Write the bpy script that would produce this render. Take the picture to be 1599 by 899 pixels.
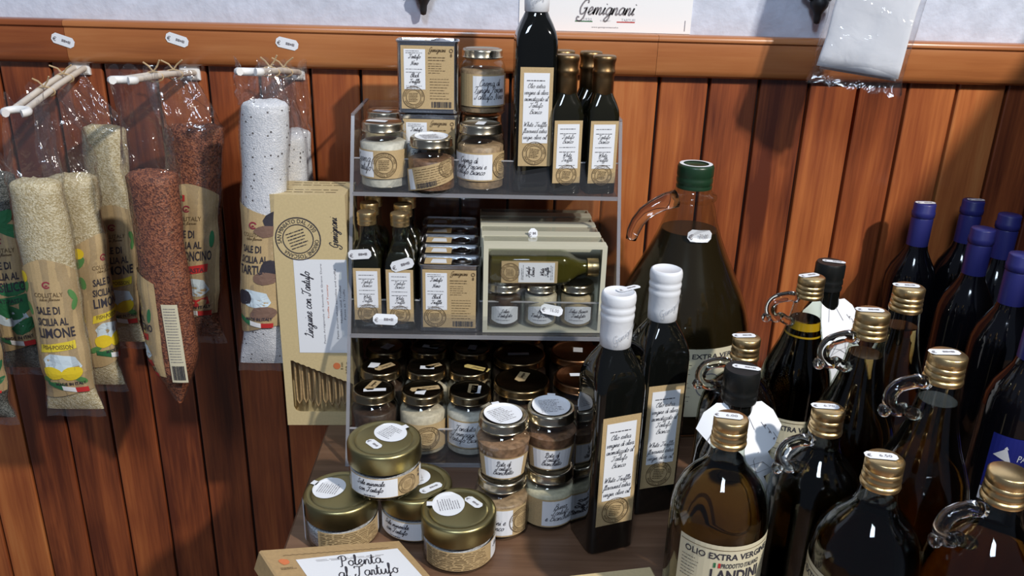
import bpy, math, random
from mathutils import Vector, Matrix, noise
C = bpy.context.scene
COL = C.collection
for o in list(bpy.data.objects): bpy.data.objects.remove(o)
PI = math.pi
random.seed(7)

# ---------------------------------------------------------------- camera, world, light, exposure
cam = bpy.data.cameras.new('camera'); cam.sensor_width = 36; cam.lens = 1300/1599*36; cam.clip_start = .01
co = bpy.data.objects.new('camera', cam); COL.objects.link(co)
_d = Vector((-95, 3363, 1300)).normalized(); _z = -_d
_x = Vector((43000, 712, 1300)); _x = (_x - _z*_x.dot(_z)).normalized(); _y = _z.cross(_x)
_R = Matrix((_x, _y, _z))                      # world from (right, down, forward)
_B = _R @ Matrix(((1,0,0),(0,-1,0),(0,0,-1)))
co.matrix_world = Matrix.Translation((0,-1.28,.63)) @ _B.to_4x4()
C.camera = co

W = bpy.data.worlds.new('world'); C.world = W; W.use_nodes = True
W.node_tree.nodes['Background'].inputs[0].default_value = (.50,.58,.78,1)
W.node_tree.nodes['Background'].inputs[1].default_value = .11

def lamp(name, kind, loc, target, energy, color, size=.1, sy=None):
    l = bpy.data.lights.new(name, kind); l.energy = energy; l.color = color
    if kind == 'AREA':
        l.size = size
        if sy: l.shape = 'RECTANGLE'; l.size_y = sy
    else: l.shadow_soft_size = size
    o = bpy.data.objects.new(name, l); COL.objects.link(o); o.location = loc
    o.rotation_euler = (Vector(target)-Vector(loc)).to_track_quat('-Z','Y').to_euler()
    return o
lamp('ceiling_spot', 'POINT', (1.77,-2.3,2.4), (0,0,.3), 275, (1,.93,.84), .06)
lamp('window_daylight', 'AREA', (-.35,-2.7,2.7), (0,-.1,.2), 30, (.70,.83,1), .6, .8)

C.view_settings.view_transform = 'Standard'; C.view_settings.look = 'None'
C.view_settings.exposure = 0.68; C.view_settings.gamma = 1
C.cycles.use_denoising = True
C.cycles.max_bounces = 10; C.cycles.transparent_max_bounces = 24; C.cycles.transmission_bounces = 8
C.cycles.caustics_reflective = False; C.cycles.caustics_refractive = False

# ---------------------------------------------------------------- materials
def nt(name):
    m = bpy.data.materials.new(name); m.use_nodes = True
    n = m.node_tree; return m, n, n.nodes, n.links
def setp(b, **k):
    for a, v in k.items():
        b.inputs[a.replace('_',' ')].default_value = v
def pm(name, col, rough=.5, metal=0, spec=.5, noise_amt=0, nscale=200, bump=0, bscale=300, coat=0, stretch=None, sss=0):
    m, n, N, L = nt(name); b = N['Principled BSDF']
    b.inputs['Base Color'].default_value = (*col,1); b.inputs['Roughness'].default_value = rough
    b.inputs['Metallic'].default_value = metal; b.inputs['Specular IOR Level'].default_value = spec
    b.inputs['Coat Weight'].default_value = coat; b.inputs['Coat Roughness'].default_value = .08
    if sss:
        b.inputs['Subsurface Weight'].default_value = sss; b.inputs['Subsurface Radius'].default_value = (.006,.005,.004)
        b.inputs['Subsurface Scale'].default_value = 1.0
    tc = N.new('ShaderNodeTexCoord'); mp = N.new('ShaderNodeMapping'); L.new(tc.outputs['Object'], mp.inputs[0])
    if stretch: mp.inputs['Scale'].default_value = stretch
    if noise_amt:
        t = N.new('ShaderNodeTexNoise'); t.inputs['Scale'].default_value = nscale; t.inputs['Detail'].default_value = 5
        L.new(mp.outputs[0], t.inputs[0])
        r = N.new('ShaderNodeValToRGB'); L.new(t.outputs[0], r.inputs[0])
        r.color_ramp.elements[0].position = .3; r.color_ramp.elements[1].position = .7
        r.color_ramp.elements[0].color = (*[c*(1-noise_amt) for c in col],1)
        r.color_ramp.elements[1].color = (*[min(1,c*(1+noise_amt)) for c in col],1)
        L.new(r.outputs[0], b.inputs['Base Color'])
    if bump:
        t = N.new('ShaderNodeTexNoise'); t.inputs['Scale'].default_value = bscale; t.inputs['Detail'].default_value = 4
        L.new(mp.outputs[0], t.inputs[0])
        bp = N.new('ShaderNodeBump'); bp.inputs['Strength'].default_value = bump; bp.inputs['Distance'].default_value = .002
        L.new(t.outputs[0], bp.inputs['Height']); L.new(bp.outputs[0], b.inputs['Normal'])
    return m
def thin(name, tint, f0=.05, f1=.7, power=3.5, rough=.03, haze=None, bump=0, bscale=60):
    """thin clear sheet or shell: see-through with a mirror coat that grows towards grazing angles; haze = (amount, colour) of milky scatter"""
    m, n, N, L = nt(name); N.remove(N['Principled BSDF']); out = N['Material Output']
    tr = N.new('ShaderNodeBsdfTransparent'); tr.inputs[0].default_value = (*tint,1)
    base = tr
    if haze:
        df = N.new('ShaderNodeBsdfDiffuse'); df.inputs[0].default_value = (*haze[1],1)
        mh = N.new('ShaderNodeMixShader'); mh.inputs[0].default_value = haze[0]
        L.new(tr.outputs[0], mh.inputs[1]); L.new(df.outputs[0], mh.inputs[2]); base = mh
    gl = N.new('ShaderNodeBsdfGlossy'); gl.inputs['Roughness'].default_value = rough
    lw = N.new('ShaderNodeLayerWeight'); lw.inputs[0].default_value = .5
    p = N.new('ShaderNodeMath'); p.operation = 'POWER'; p.inputs[1].default_value = power; L.new(lw.outputs['Facing'], p.inputs[0])
    ma = N.new('ShaderNodeMath'); ma.operation = 'MULTIPLY_ADD'; ma.inputs[1].default_value = f1; ma.inputs[2].default_value = f0
    L.new(p.outputs[0], ma.inputs[0])
    mx = N.new('ShaderNodeMixShader'); L.new(ma.outputs[0], mx.inputs[0]); L.new(base.outputs[0], mx.inputs[1]); L.new(gl.outputs[0], mx.inputs[2])
    L.new(mx.outputs[0], out.inputs[0])
    if bump:
        tc = N.new('ShaderNodeTexCoord'); t = N.new('ShaderNodeTexNoise'); t.inputs['Scale'].default_value = bscale; t.inputs['Detail'].default_value = 3
        t.inputs['Distortion'].default_value = 1.2
        L.new(tc.outputs['Object'], t.inputs[0]); bp = N.new('ShaderNodeBump'); bp.inputs['Strength'].default_value = bump; bp.inputs['Distance'].default_value = .01
        L.new(t.outputs[0], bp.inputs['Height']); L.new(bp.outputs[0], gl.inputs['Normal']); L.new(bp.outputs[0], lw.inputs['Normal'])
    return m
def liquid(name, col, density):
    m, n, N, L = nt(name); b = N['Principled BSDF']
    setp(b, Roughness=.03, IOR=1.3); b.inputs['Transmission Weight'].default_value = 1; b.inputs['Base Color'].default_value = (1,1,1,1)
    v = N.new('ShaderNodeVolumeAbsorption'); v.inputs[0].default_value = (*col,1); v.inputs[1].default_value = density
    L.new(v.outputs[0], N['Material Output'].inputs['Volume'])
    return m
def wood(name, cols, along='Z', rough=.32, coat=.35, scale=1.0, tone=.72):
    """varnished board: grain runs along one axis, tone changes from board to board"""
    m, n, N, L = nt(name); b = N['Principled BSDF']
    tc = N.new('ShaderNodeTexCoord'); oi = N.new('ShaderNodeObjectInfo')
    add = N.new('ShaderNodeVectorMath'); add.operation = 'ADD'; L.new(tc.outputs['Object'], add.inputs[0])
    sc = N.new('ShaderNodeVectorMath'); sc.operation = 'SCALE'; sc.inputs[0].default_value = (7,3,11); L.new(oi.outputs['Random'], sc.inputs['Scale'])
    L.new(sc.outputs[0], add.inputs[1])
    def tex(s, det, rough_=.6, dist=0):
        mp = N.new('ShaderNodeMapping'); mp.inputs['Scale'].default_value = s; L.new(add.outputs[0], mp.inputs[0])
        t = N.new('ShaderNodeTexNoise'); t.inputs['Scale'].default_value = scale; t.inputs['Detail'].default_value = det; t.inputs['Roughness'].default_value = rough_
        t.inputs['Distortion'].default_value = dist
        L.new(mp.outputs[0], t.inputs[0]); return t
    a, c = (3,45) if along == 'Z' else (45,3)
    fine = tex((220,220,9) if along=='Z' else (9,220,220), 4)
    broad = tex((26,26,2.2) if along=='Z' else (2.2,26,26), 4, .55, .6)
    blot = tex((5,5,4), 2)
    r = N.new('ShaderNodeValToRGB'); e = r.color_ramp.elements
    e[0].position = .0; e[0].color = (*cols[0],1); e[1].position = 1; e[1].color = (*cols[-1],1)
    for i, cc in enumerate(cols[1:-1]):
        q = e.new((i+1)/(len(cols)-1)); q.color = (*cc,1)
    def mth(op, x, y, z=None):
        q = N.new('ShaderNodeMath'); q.operation = op
        for i, w in enumerate((x,y,z)):
            if w is None: continue
            if isinstance(w,(int,float)): q.inputs[i].default_value = w
            else: L.new(w, q.inputs[i])
        return q.outputs[0]
    con = lambda tx: mth('MULTIPLY_ADD', tx.outputs[0], 3.2, -1.6)      # noise stretched to about -0.5 .. 0.5
    t = mth('MULTIPLY_ADD', oi.outputs['Random'], tone, .5-tone/2)
    t = mth('ADD', t, mth('MULTIPLY', con(broad), .38)); t = mth('ADD', t, mth('MULTIPLY', con(blot), .22))
    t = mth('ADD', t, mth('MULTIPLY', con(fine), .17))
    L.new(t, r.inputs[0]); L.new(r.outputs[0], b.inputs['Base Color'])
    setp(b, Roughness=rough); b.inputs['Coat Weight'].default_value = coat; b.inputs['Coat Roughness'].default_value = .18
    bp = N.new('ShaderNodeBump'); bp.inputs['Strength'].default_value = .12; bp.inputs['Distance'].default_value = .001
    L.new(fine.outputs[0], bp.inputs['Height']); L.new(bp.outputs[0], b.inputs['Normal'])
    return m
def grainy(name, cols, scale, bump=.6, rough=.55, spots=None):
    """coarse salt: a crowd of crystals, each with a tone of its own"""
    m, n, N, L = nt(name); b = N['Principled BSDF']
    tc = N.new('ShaderNodeTexCoord'); v = N.new('ShaderNodeTexVoronoi'); v.inputs['Scale'].default_value = scale; L.new(tc.outputs['Object'], v.inputs[0])
    r = N.new('ShaderNodeValToRGB'); e = r.color_ramp.elements; e[0].color = (*cols[0],1); e[1].color = (*cols[1],1); e[0].position=.15; e[1].position=.85
    sx = N.new('ShaderNodeSeparateColor'); L.new(v.outputs['Color'], sx.inputs[0]); L.new(sx.outputs[0], r.inputs[0])
    colr = r.outputs[0]
    if spots:
        v2 = N.new('ShaderNodeTexVoronoi'); v2.inputs['Scale'].default_value = spots[0]; L.new(tc.outputs['Object'], v2.inputs[0])
        s2 = N.new('ShaderNodeSeparateColor'); L.new(v2.outputs['Color'], s2.inputs[0])
        g = N.new('ShaderNodeMath'); g.operation='GREATER_THAN'; g.inputs[1].default_value = spots[1]; L.new(s2.outputs[1], g.inputs[0])
        g2 = N.new('ShaderNodeMath'); g2.operation='LESS_THAN'; g2.inputs[1].default_value = .38; L.new(v2.outputs['Distance'], g2.inputs[0])
        g3 = N.new('ShaderNodeMath'); g3.operation='MULTIPLY'; L.new(g.outputs[0], g3.inputs[0]); L.new(g2.outputs[0], g3.inputs[1])
        mx = N.new('ShaderNodeMix'); mx.data_type='RGBA'; L.new(g3.outputs[0], mx.inputs[0]); L.new(colr, mx.inputs[6]); mx.inputs[7].default_value = (*spots[2],1)
        colr = mx.outputs[2]
    L.new(colr, b.inputs['Base Color']); setp(b, Roughness=rough)
    bp = N.new('ShaderNodeBump'); bp.inputs['Strength'].default_value = bump; bp.inputs['Distance'].default_value = .0025
    L.new(v.outputs['Distance'], bp.inputs['Height']); L.new(bp.outputs[0], b.inputs['Normal'])
    return m

M = {}
M['plank'] = wood('plank_wood', [(.11,.026,.012),(.28,.072,.024),(.46,.142,.042),(.58,.225,.072)])
M['rail'] = wood('rail_wood', [(.19,.055,.018),(.37,.128,.040),(.47,.19,.066)], along='X', rough=.3, tone=.3)
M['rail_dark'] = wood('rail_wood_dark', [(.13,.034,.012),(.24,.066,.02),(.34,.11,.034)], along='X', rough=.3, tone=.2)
M['table'] = wood('table_wood', [(.065,.032,.018),(.15,.080,.046),(.25,.145,.090)], along='X', rough=.42, coat=.1, scale=1.3, tone=0)
M['groove'] = pm('groove_dark', (.02,.008,.005), .8)
M['plaster'] = pm('plaster', (.57,.62,.74), .9, noise_amt=.10, nscale=38, bump=.9, bscale=70)
M['floor'] = pm('floor_tile', (.14,.10,.08), .5, noise_amt=.2, nscale=20)
M['paper'] = pm('white_paper', (.80,.83,.88), .55)
M['paper_matte'] = pm('poster_paper', (.86,.88,.90), .6)
M['kraft'] = pm('kraft_paper', (.50,.365,.19), .6, noise_amt=.08, nscale=600)
M['kraft_card'] = pm('kraft_card', (.60,.48,.26), .5, noise_amt=.05, nscale=300)
M['ink_yellow_kraft'] = pm('yellow_kraft', (.60,.46,.16), .55)
M['lid_bronze_dark'] = pm('brown_gold_lid', (.26,.18,.09), .26, 1)
M['pale_oil'] = pm('pale_oil', (.10,.080,.016), .12, sss=.2)
M['kraft_dark'] = pm('kraft_card_brown', (.43,.29,.14), .55, noise_amt=.08, nscale=200)
M['cream'] = pm('cream_card', (.62,.60,.47), .5)
M['cream_label'] = pm('cream_label', (.66,.61,.44), .55)
M['ink'] = pm('ink_dark', (.035,.032,.045), .6)
M['ink_soft'] = pm('ink_grey', (.22,.21,.23), .6)
M['ink_brown'] = pm('ink_brown', (.13,.085,.04), .6)
M['ink_light'] = pm('ink_pale', (.50,.52,.56), .6)
M['ink_red'] = pm('ink_red', (.55,.035,.035), .5)
M['ink_orange'] = pm('ink_orange', (.66,.19,.07), .5)
M['ink_green'] = pm('ink_green', (.03,.17,.07), .5)
M['ink_leaf'] = pm('ink_leaf', (.10,.26,.08), .5)
M['ink_yellow'] = pm('ink_yellow', (.78,.62,.05), .5)
M['ink_lemon'] = pm('ink_lemon', (.80,.60,.03), .5)
M['ink_sky'] = pm('ink_pale_blue', (.62,.74,.82), .5)
M['ink_truffle'] = pm('ink_truffle', (.20,.12,.09), .6)
M['ink_maroon'] = pm('ink_maroon', (.30,.03,.06), .5)
M['ink_white'] = pm('ink_white', (.85,.86,.88), .5)
M['glass'] = thin('jar_glass', (.93,.95,.94), .045, .55, 3.2)
M['bottle_glass'] = thin('clear_bottle_glass', (.82,.86,.80), .05, .6, 3.2)
M['dark_glass'] = pm('dark_glass', (.004,.0045,.004), .05, spec=.6)
M['wine_glass'] = pm('wine_bottle_glass', (.004,.004,.006), .08, spec=.55)
M['solid_glass'] = None
m_, n_, N_, L_ = nt('solid_glass'); b_ = N_['Principled BSDF']; setp(b_, Roughness=.02, IOR=1.45); b_.inputs['Transmission Weight'].default_value = 1
b_.inputs['Base Color'].default_value = (.93,.95,.93,1); M['solid_glass'] = m_
M['acrylic'] = thin('acrylic', (.94,.945,.95), .04, .45, 3.0, .05, haze=(.02,(.6,.62,.68)))
M['acrylic_floor'] = thin('acrylic_shelf', (.70,.68,.66), .05, .4, 3.0, .12, haze=(.13,(.30,.27,.25)))
M['acrylic_edge'] = thin('acrylic_edge', (.72,.73,.77), .10, .3, 2.0, .2, haze=(.34,(.58,.58,.62)))
M['acrylic_glint'] = thin('acrylic_lip_edge', (.80,.81,.84), .15, .3, 2.0, .2, haze=(.5,(.75,.75,.78)))  # milky white puts the lip highlight into the colour
M['film'] = thin('cellophane', (.955,.955,.96), .075, .36, 2.4, .11, haze=(.012,(.8,.82,.88)), bump=.6, bscale=30)
M['film_box'] = thin('clear_plastic_window', (.98,.985,.98), .04, .5, 3, .03)
M['oil'] = liquid('olive_oil', (.70,.53,.17), 70)
M['oil_lit'] = liquid('olive_oil_lit', (.72,.55,.17), 58)  # thinner copy of the oil, front light put into its colour
M['oil_shaded'] = liquid('olive_oil_shaded', (.66,.50,.16), 110)  # denser copy of the oil, shade put into its colour
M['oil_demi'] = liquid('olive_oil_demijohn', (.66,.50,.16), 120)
M['oil_pale'] = liquid('truffle_oil', (.86,.74,.12), 70)
M['oil_glow'] = pm('oil_glow_gold', (.52,.30,.012), .2, sss=.3)  # gold colour stands in for light shining through the oil
M['gold'] = pm('gold_cap', (.74,.54,.27), .33, 1, bump=.05, bscale=900)
M['gold_pale'] = pm('pale_gold_lid', (.57,.51,.39), .22, 1)
M['lid_dark'] = pm('dark_gold_lid', (.30,.24,.15), .25, 1)
M['lid_bronze'] = pm('bronze_lid', (.34,.17,.08), .3, 1)
M['lid_olive'] = pm('olive_gold_lid', (.33,.29,.14), .36, 1, bump=.03, bscale=500)
M['capsule_brown'] = pm('bronze_capsule', (.27,.17,.08), .38, 1)
M['capsule_white'] = pm('white_capsule', (.74,.77,.82), .45, bump=.12, bscale=120)
M['capsule_blue'] = pm('blue_capsule', (.025,.028,.17), .38)
M['cap_green'] = pm('green_cap', (.012,.040,.018), .35)
M['cap_black'] = pm('black_cap', (.008,.009,.009), .35)
M['steel'] = pm('tin_steel', (.55,.56,.58), .22, 1, bump=.04, bscale=120)
M['iron'] = pm('black_iron', (.012,.012,.014), .5)
M['peg'] = pm('white_peg', (.68,.62,.54), .45)
M['peg_white'] = pm('white_plastic', (.80,.80,.79), .4)
M['raffia'] = pm('raffia', (.50,.36,.20), .7)
M['blue_label'] = pm('blue_label', (.012,.022,.23), .5)
M['cloth'] = pm('white_cloth', (.84,.87,.93), .8, bump=.25, bscale=60)
M['pasta'] = pm('pasta', (.46,.31,.15), .75, noise_amt=.2, nscale=300)
M['salt_lemon'] = grainy('lemon_salt', ((.52,.42,.22),(.80,.72,.50)), 520, .35)
M['salt_pepper'] = grainy('chilli_salt', ((.10,.024,.011),(.37,.125,.055)), 480, .4)
M['salt_truffle'] = grainy('truffle_salt', ((.70,.73,.78),(.86,.88,.92)), 560, .3, spots=(260,.90,(.12,.11,.11)))
M['salt_basil'] = grainy('basil_salt', ((.05,.06,.05),(.20,.21,.19)), 600)
M['salt_white'] = grainy('grey_salt', ((.50,.50,.54),(.68,.68,.72)), 380, .4)
def paste(k, col, am=.18, ns=160, b=.25): M[k] = pm(k, col, .45, noise_amt=am, nscale=ns, bump=b, bscale=220)
paste('cream_paste', (.60,.52,.39)); paste('white_paste', (.66,.62,.54)); paste('mushroom_paste', (.36,.24,.14), .35); paste('truffle_paste', (.20,.105,.06), .45)
paste('dark_paste', (.05,.028,.018), .4); paste('beige_paste', (.50,.38,.23)); paste('pate_paste', (.29,.17,.10), .4); paste('butter_paste', (.62,.56,.40))

# ---------------------------------------------------------------- mesh helpers
class MB:
    def __init__(s): s.v = []; s.f = []
    def add(s, vs, fs):
        k = len(s.v); s.v += [tuple(p) for p in vs]; s.f += [tuple(i+k for i in q) for q in fs]; return s
    def box(s, x0,x1,y0,y1,z0,z1, M4=None):
        vs = [Vector((x,y,z)) for x in (x0,x1) for y in (y0,y1) for z in (z0,z1)]
        if M4: vs = [M4 @ p for p in vs]
        return s.add(vs, [(0,1,3,2),(4,6,7,5),(0,4,5,1),(2,3,7,6),(0,2,6,4),(1,5,7,3)])
    def bbox(s, x0,x1,y0,y1,z0,z1, b=.002, M4=None):
        """box with chamfered edges"""
        def ring(z, i):
            return [(x0+i,y0+b,z),(x0+b,y0+i,z),(x1-b,y0+i,z),(x1-i,y0+b,z),(x1-i,y1-b,z),(x1-b,y1-i,z),(x0+b,y1-i,z),(x0+i,y1-b,z)] if i < b else \
                   [(x0+b,y0+b,z),(x0+b,y0+b,z),(x1-b,y0+b,z),(x1-b,y0+b,z),(x1-b,y1-b,z),(x1-b,y1-b,z),(x0+b,y1-b,z),(x0+b,y1-b,z)]
        rs = [ring(z0,b*.98), ring(z0+b,0), ring(z1-b,0), ring(z1,b*.98)]
        if M4: rs = [[M4 @ Vector(p) for p in r] for r in rs]
        return s.rings(rs, True)
    def rings(s, rs, cap=True, closed=True):
        n = len(rs[0]); vs = [p for r in rs for p in r]; fs = []
        for i in range(len(rs)-1):
            for j in range(n if closed else n-1):
                a, b = i*n+j, i*n+(j+1)%n
                fs.append((a,b,b+n,a+n))
        if cap:
            fs.append(tuple(range(n-1,-1,-1))); fs.append(tuple((len(rs)-1)*n+j for j in range(n)))
        return s.add(vs, fs)
    def lathe(s, prof, seg=32, M4=None, cap=False):
        """prof: (r, z[, knurl]) from bottom to top"""
        k = len(s.v); rows = []; vs = []
        for q in prof:
            r, z = q[0], q[1]; kn = q[2] if len(q) > 2 else 0
            if r < 1e-6: rows.append([len(vs)]); vs.append((0,0,z))
            else:
                rows.append(list(range(len(vs), len(vs)+seg)))
                for j in range(seg):
                    a = 2*PI*j/seg; rr = r + (kn if j % 2 else -kn)
                    vs.append((rr*math.sin(a), -rr*math.cos(a), z))
        fs = []
        for A, B in zip(rows, rows[1:]):
            for j in range(seg):
                j2 = (j+1) % seg
                if len(A) == 1 and len(B) == 1: continue
                if len(A) == 1: fs.append((A[0], B[j2], B[j]))
                elif len(B) == 1: fs.append((A[j], A[j2], B[0]))
                else: fs.append((A[j],A[j2],B[j2],B[j]))
        if cap:
            if len(rows[0]) > 1: fs.append(tuple(reversed(rows[0])))
            if len(rows[-1]) > 1: fs.append(tuple(rows[-1]))
        if M4: vs = [M4 @ Vector(p) for p in vs]
        return s.add(vs, fs)
    def sqloft(s, prof, seg=40, cap=True):
        """prof: (half width, z, squareness exponent) - rounded square body that may turn into a round neck"""
        rs = []
        for h, z, n in prof:
            r = []
            for j in range(seg):
                a = 2*PI*(j+.5)/seg; ca, sa = math.cos(a), math.sin(a)
                q = h/((abs(ca)**n+abs(sa)**n)**(1/n)); r.append((q*sa, -q*ca, z))
            rs.append(r)
        return s.rings(rs, cap)
    def tube(s, pts, rad, seg=8, cap=True, flat=1):
        pts = [Vector(p) for p in pts]; rs = []; up = Vector((0,0,1)); prev = None
        for i, p in enumerate(pts):
            t = (pts[min(i+1,len(pts)-1)]-pts[max(i-1,0)]).normalized()
            if prev is None:
                a = t.cross(up if abs(t.z) < .9 else Vector((1,0,0))).normalized()
            else: a = (prev - t*prev.dot(t)).normalized()
            prev = a; b = t.cross(a); r = rad[i] if isinstance(rad,(list,tuple)) else rad
            rs.append([p + (a*math.cos(2*PI*j/seg) + b*flat*math.sin(2*PI*j/seg))*r for j in range(seg)])
        return s.rings(rs, cap)
    def grid(s, fn, us, vs):
        n = len(us); pts = [fn(u,v) for v in vs for u in us]
        return s.add(pts, [(j*n+i, j*n+i+1, (j+1)*n+i+1, (j+1)*n+i) for j in range(len(vs)-1) for i in range(n-1)])
    def mesh(s, name, mat, smooth=35):
        me = bpy.data.meshes.new(name); me.from_pydata(s.v, [], s.f); me.update()
        if mat: me.materials.append(M[mat] if isinstance(mat,str) else mat)
        if smooth:
            me.polygons.foreach_set('use_smooth', [True]*len(me.polygons))
            if smooth < 180: me.set_sharp_from_angle(angle=math.radians(smooth))
        return me
    def build(s, name, mat, parent=None, smooth=35, recalc=True):
        me = s.mesh(name, mat, smooth)
        if recalc:
            import bmesh
            bm = bmesh.new(); bm.from_mesh(me); bmesh.ops.recalc_face_normals(bm, faces=bm.faces); bm.to_mesh(me); bm.free()
            if smooth and smooth < 180: me.set_sharp_from_angle(angle=math.radians(smooth))
        o = bpy.data.objects.new(name, me); COL.objects.link(o)
        if parent: o.parent = parent
        return o
def lin(a,b,n): return [a+(b-a)*i/(n-1) for i in range(n)]

def tag(o, label=None, cat=None, group=None, kind=None):
    if label: o['label'] = label
    if cat: o['category'] = cat
    if group: o['group'] = group
    if kind: o['kind'] = kind
    return o
def thing(name, label, cat, loc=(0,0,0), rz=0, group=None, rot=None):
    o = bpy.data.objects.new(name, None); COL.objects.link(o); o.empty_display_size = .01
    o.location = loc; o.rotation_euler = rot if rot else (0,0,math.radians(rz))
    return tag(o, label, cat, group)
def dup(o, label, loc, rz=None, group=None):
    """copy of a thing with its parts and their sub-parts"""
    def cp(s, par):
        c = s.copy(); COL.objects.link(c)
        if par: c.parent = par
        for ch in s.children: cp(ch, c)
        return c
    r = cp(o, None); r.location = loc; r['label'] = label
    if rz is not None: r.rotation_euler = (0,0,math.radians(rz))
    if group: r['group'] = group
    return r

# ---------------------------------------------------------------- surfaces to print on: f(u, v, lift) -> point
def plane(o, ux=(1,0,0), uy=(0,0,1)):
    o, ux, uy = Vector(o), Vector(ux), Vector(uy); n = ux.cross(uy).normalized()
    return lambda u, v, h=0: o + ux*u + uy*v + n*h
def cyl(r, z0, phi=0, rot=0):
    c, s = math.cos(math.radians(rot)), math.sin(math.radians(rot)); ph = math.radians(phi)
    def f(u, v, h=0):
        u, v = u*c - v*s, u*s + v*c
        a = u/r + ph; return Vector(((r+h)*math.sin(a), -(r+h)*math.cos(a), z0+v))
    return f

# ---------------------------------------------------------------- writing
PEN = {  # one pen stroke per letter, hundredths of the x-height
'a':(92,'78,85 45,100 14,62 18,18 42,2 68,35 80,92;80,92 76,25 86,4 104,22'),'b':(84,'0,20 34,120 42,190 28,196 22,100 24,12 46,0 72,40 62,84 40,80;66,84 90,72'),
'c':(76,'74,80 46,100 14,62 18,14 44,0 84,30'),'d':(92,'76,84 44,98 14,60 18,16 42,2 70,40 92,195;92,195 78,30 88,3 104,22'),
'e':(74,'4,20 52,58 58,88 38,100 14,60 20,12 44,0 82,30'),'f':(60,'0,10 36,110 52,180 40,196 28,150 16,-40 6,-85 0,-60 20,-10 62,30'),
'g':(90,'76,84 44,98 14,60 18,16 42,2 68,40 80,92;80,92 70,-50 40,-90 14,-70 40,-25 96,22'),'h':(90,'0,10 34,120 42,186 28,194 18,60 14,0;14,0 34,70 60,94 68,60 64,12 76,2 96,22'),
'i':(44,'0,14 26,96;26,96 18,30 26,2 46,22;34,138 38,146'),'l':(44,'0,14 32,120 38,186 24,194 16,100 16,16 28,0 48,22'),'m':(130,'0,14 18,96 14,0;14,0 34,78 54,94 58,60 54,0;54,0 74,78 96,94 102,60 96,12 108,0 132,22'),
'n':(92,'0,14 18,96 14,0;14,0 36,78 60,94 68,60 62,12 76,0 96,22'),'o':(82,'50,98 18,74 12,28 40,0 68,30 66,78 44,98 60,82 90,76'),'p':(86,'0,14 20,96 8,-90;14,-10 30,78 56,98 76,64 62,14 36,0 20,20;62,6 90,22'),
'r':(66,'0,14 20,98 26,84 46,92;46,92 38,30 46,2 68,22'),'s':(66,'0,14 38,98 48,60 44,14 20,0 8,16;40,4 70,22'),'t':(56,'0,14 36,176;36,176 20,40 28,2 60,22;4,112 60,124'),
'u':(92,'0,14 16,94;16,94 10,30 26,0 50,20 76,94;76,94 70,24 80,0 98,22'),'v':(80,'0,80 14,96 22,30 34,0 60,50 62,96 84,84'),'w':(118,'0,80 14,96 18,24 32,0 54,40 58,90;58,90 60,20 76,0 96,50 96,96 120,84'),
'x':(78,'4,84 18,96 56,4 80,20;70,94 6,2'),'z':(74,'6,88 60,92 10,4;10,4 50,14 40,-60 18,-86 12,-60 78,20'),'k':(84,'0,10 34,120 40,188 28,194 16,60 14,0;14,40 54,92 50,54 22,48;30,48 60,4 86,22'),
'T':(120,'24,150 30,186 90,172 140,196;88,176 70,80 52,14 20,0 6,30 26,44'),'B':(120,'30,30 10,10 40,100 52,190;52,190 100,196 100,130 50,104;50,104 108,100 98,20 40,0 20,14'),'N':(140,'6,10 0,0 30,0 46,186;46,186 96,0;96,0 120,190 140,196'),
'W':(150,'10,170 26,190 30,4;30,4 74,150;74,150 80,4;80,4 124,180 150,196'),'O':(124,'80,188 28,160 10,60 44,0 96,40 104,140 76,188 50,160 70,140'),'L':(104,'30,150 60,192 70,150 44,40 20,4 8,14 30,26 60,4 104,16'),
'P':(112,'20,140 10,160 50,192 100,180 100,110 50,96;56,180 36,4 10,0'),'S':(108,'96,160 76,194 40,160 60,100 74,40 36,0 4,26 30,44'),'F':(116,'18,150 26,186 80,174 126,196;80,176 60,60 40,4 12,10;50,100 96,106'),
'C':(104,'90,150 80,192 40,170 12,80 30,6 70,2 104,40'),'G':(126,'100,150 90,196 44,180 10,90 34,6 80,20 100,84;60,80 112,92;100,84 92,-40 50,-92 0,-70 6,-30 30,-46'),
'.':(40,'16,4 22,8'),'-':(70,'10,55 56,60'),'e.':(0,''),
}
def pen_lines(txt):
    """-> list of polylines in x-heights, total width"""
    x = 0; out = []
    for ch in txt:
        ch_ = {'é':'e','ù':'u','à':'a',"'":'.'}.get(ch, ch)
        if ch_ == ' ' or ch_ not in PEN: x += .62; continue
        w, s = PEN[ch_]
        for st in s.split(';'):
            pts = [tuple(float(q)/100 for q in p.split(',')) for p in st.split()]
            sm = []
            for i in range(len(pts)-1):
                p0, p1, p2, p3 = pts[max(i-1,0)], pts[i], pts[i+1], pts[min(i+2,len(pts)-1)]
                for t in ((0,.5) if len(pts) > 2 else (0,)):
                    sm.append(tuple(.5*((2*b)+(-a+c)*t+(2*a-5*b+4*c-d)*t*t+(-a+3*b-3*c+d)*t**3) for a,b,c,d in zip(p0,p1,p2,p3)))
            sm.append(pts[-1]); out.append([(px+x, py) for px, py in sm])
        x += w/100
    return out, x
_type = {}
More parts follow.
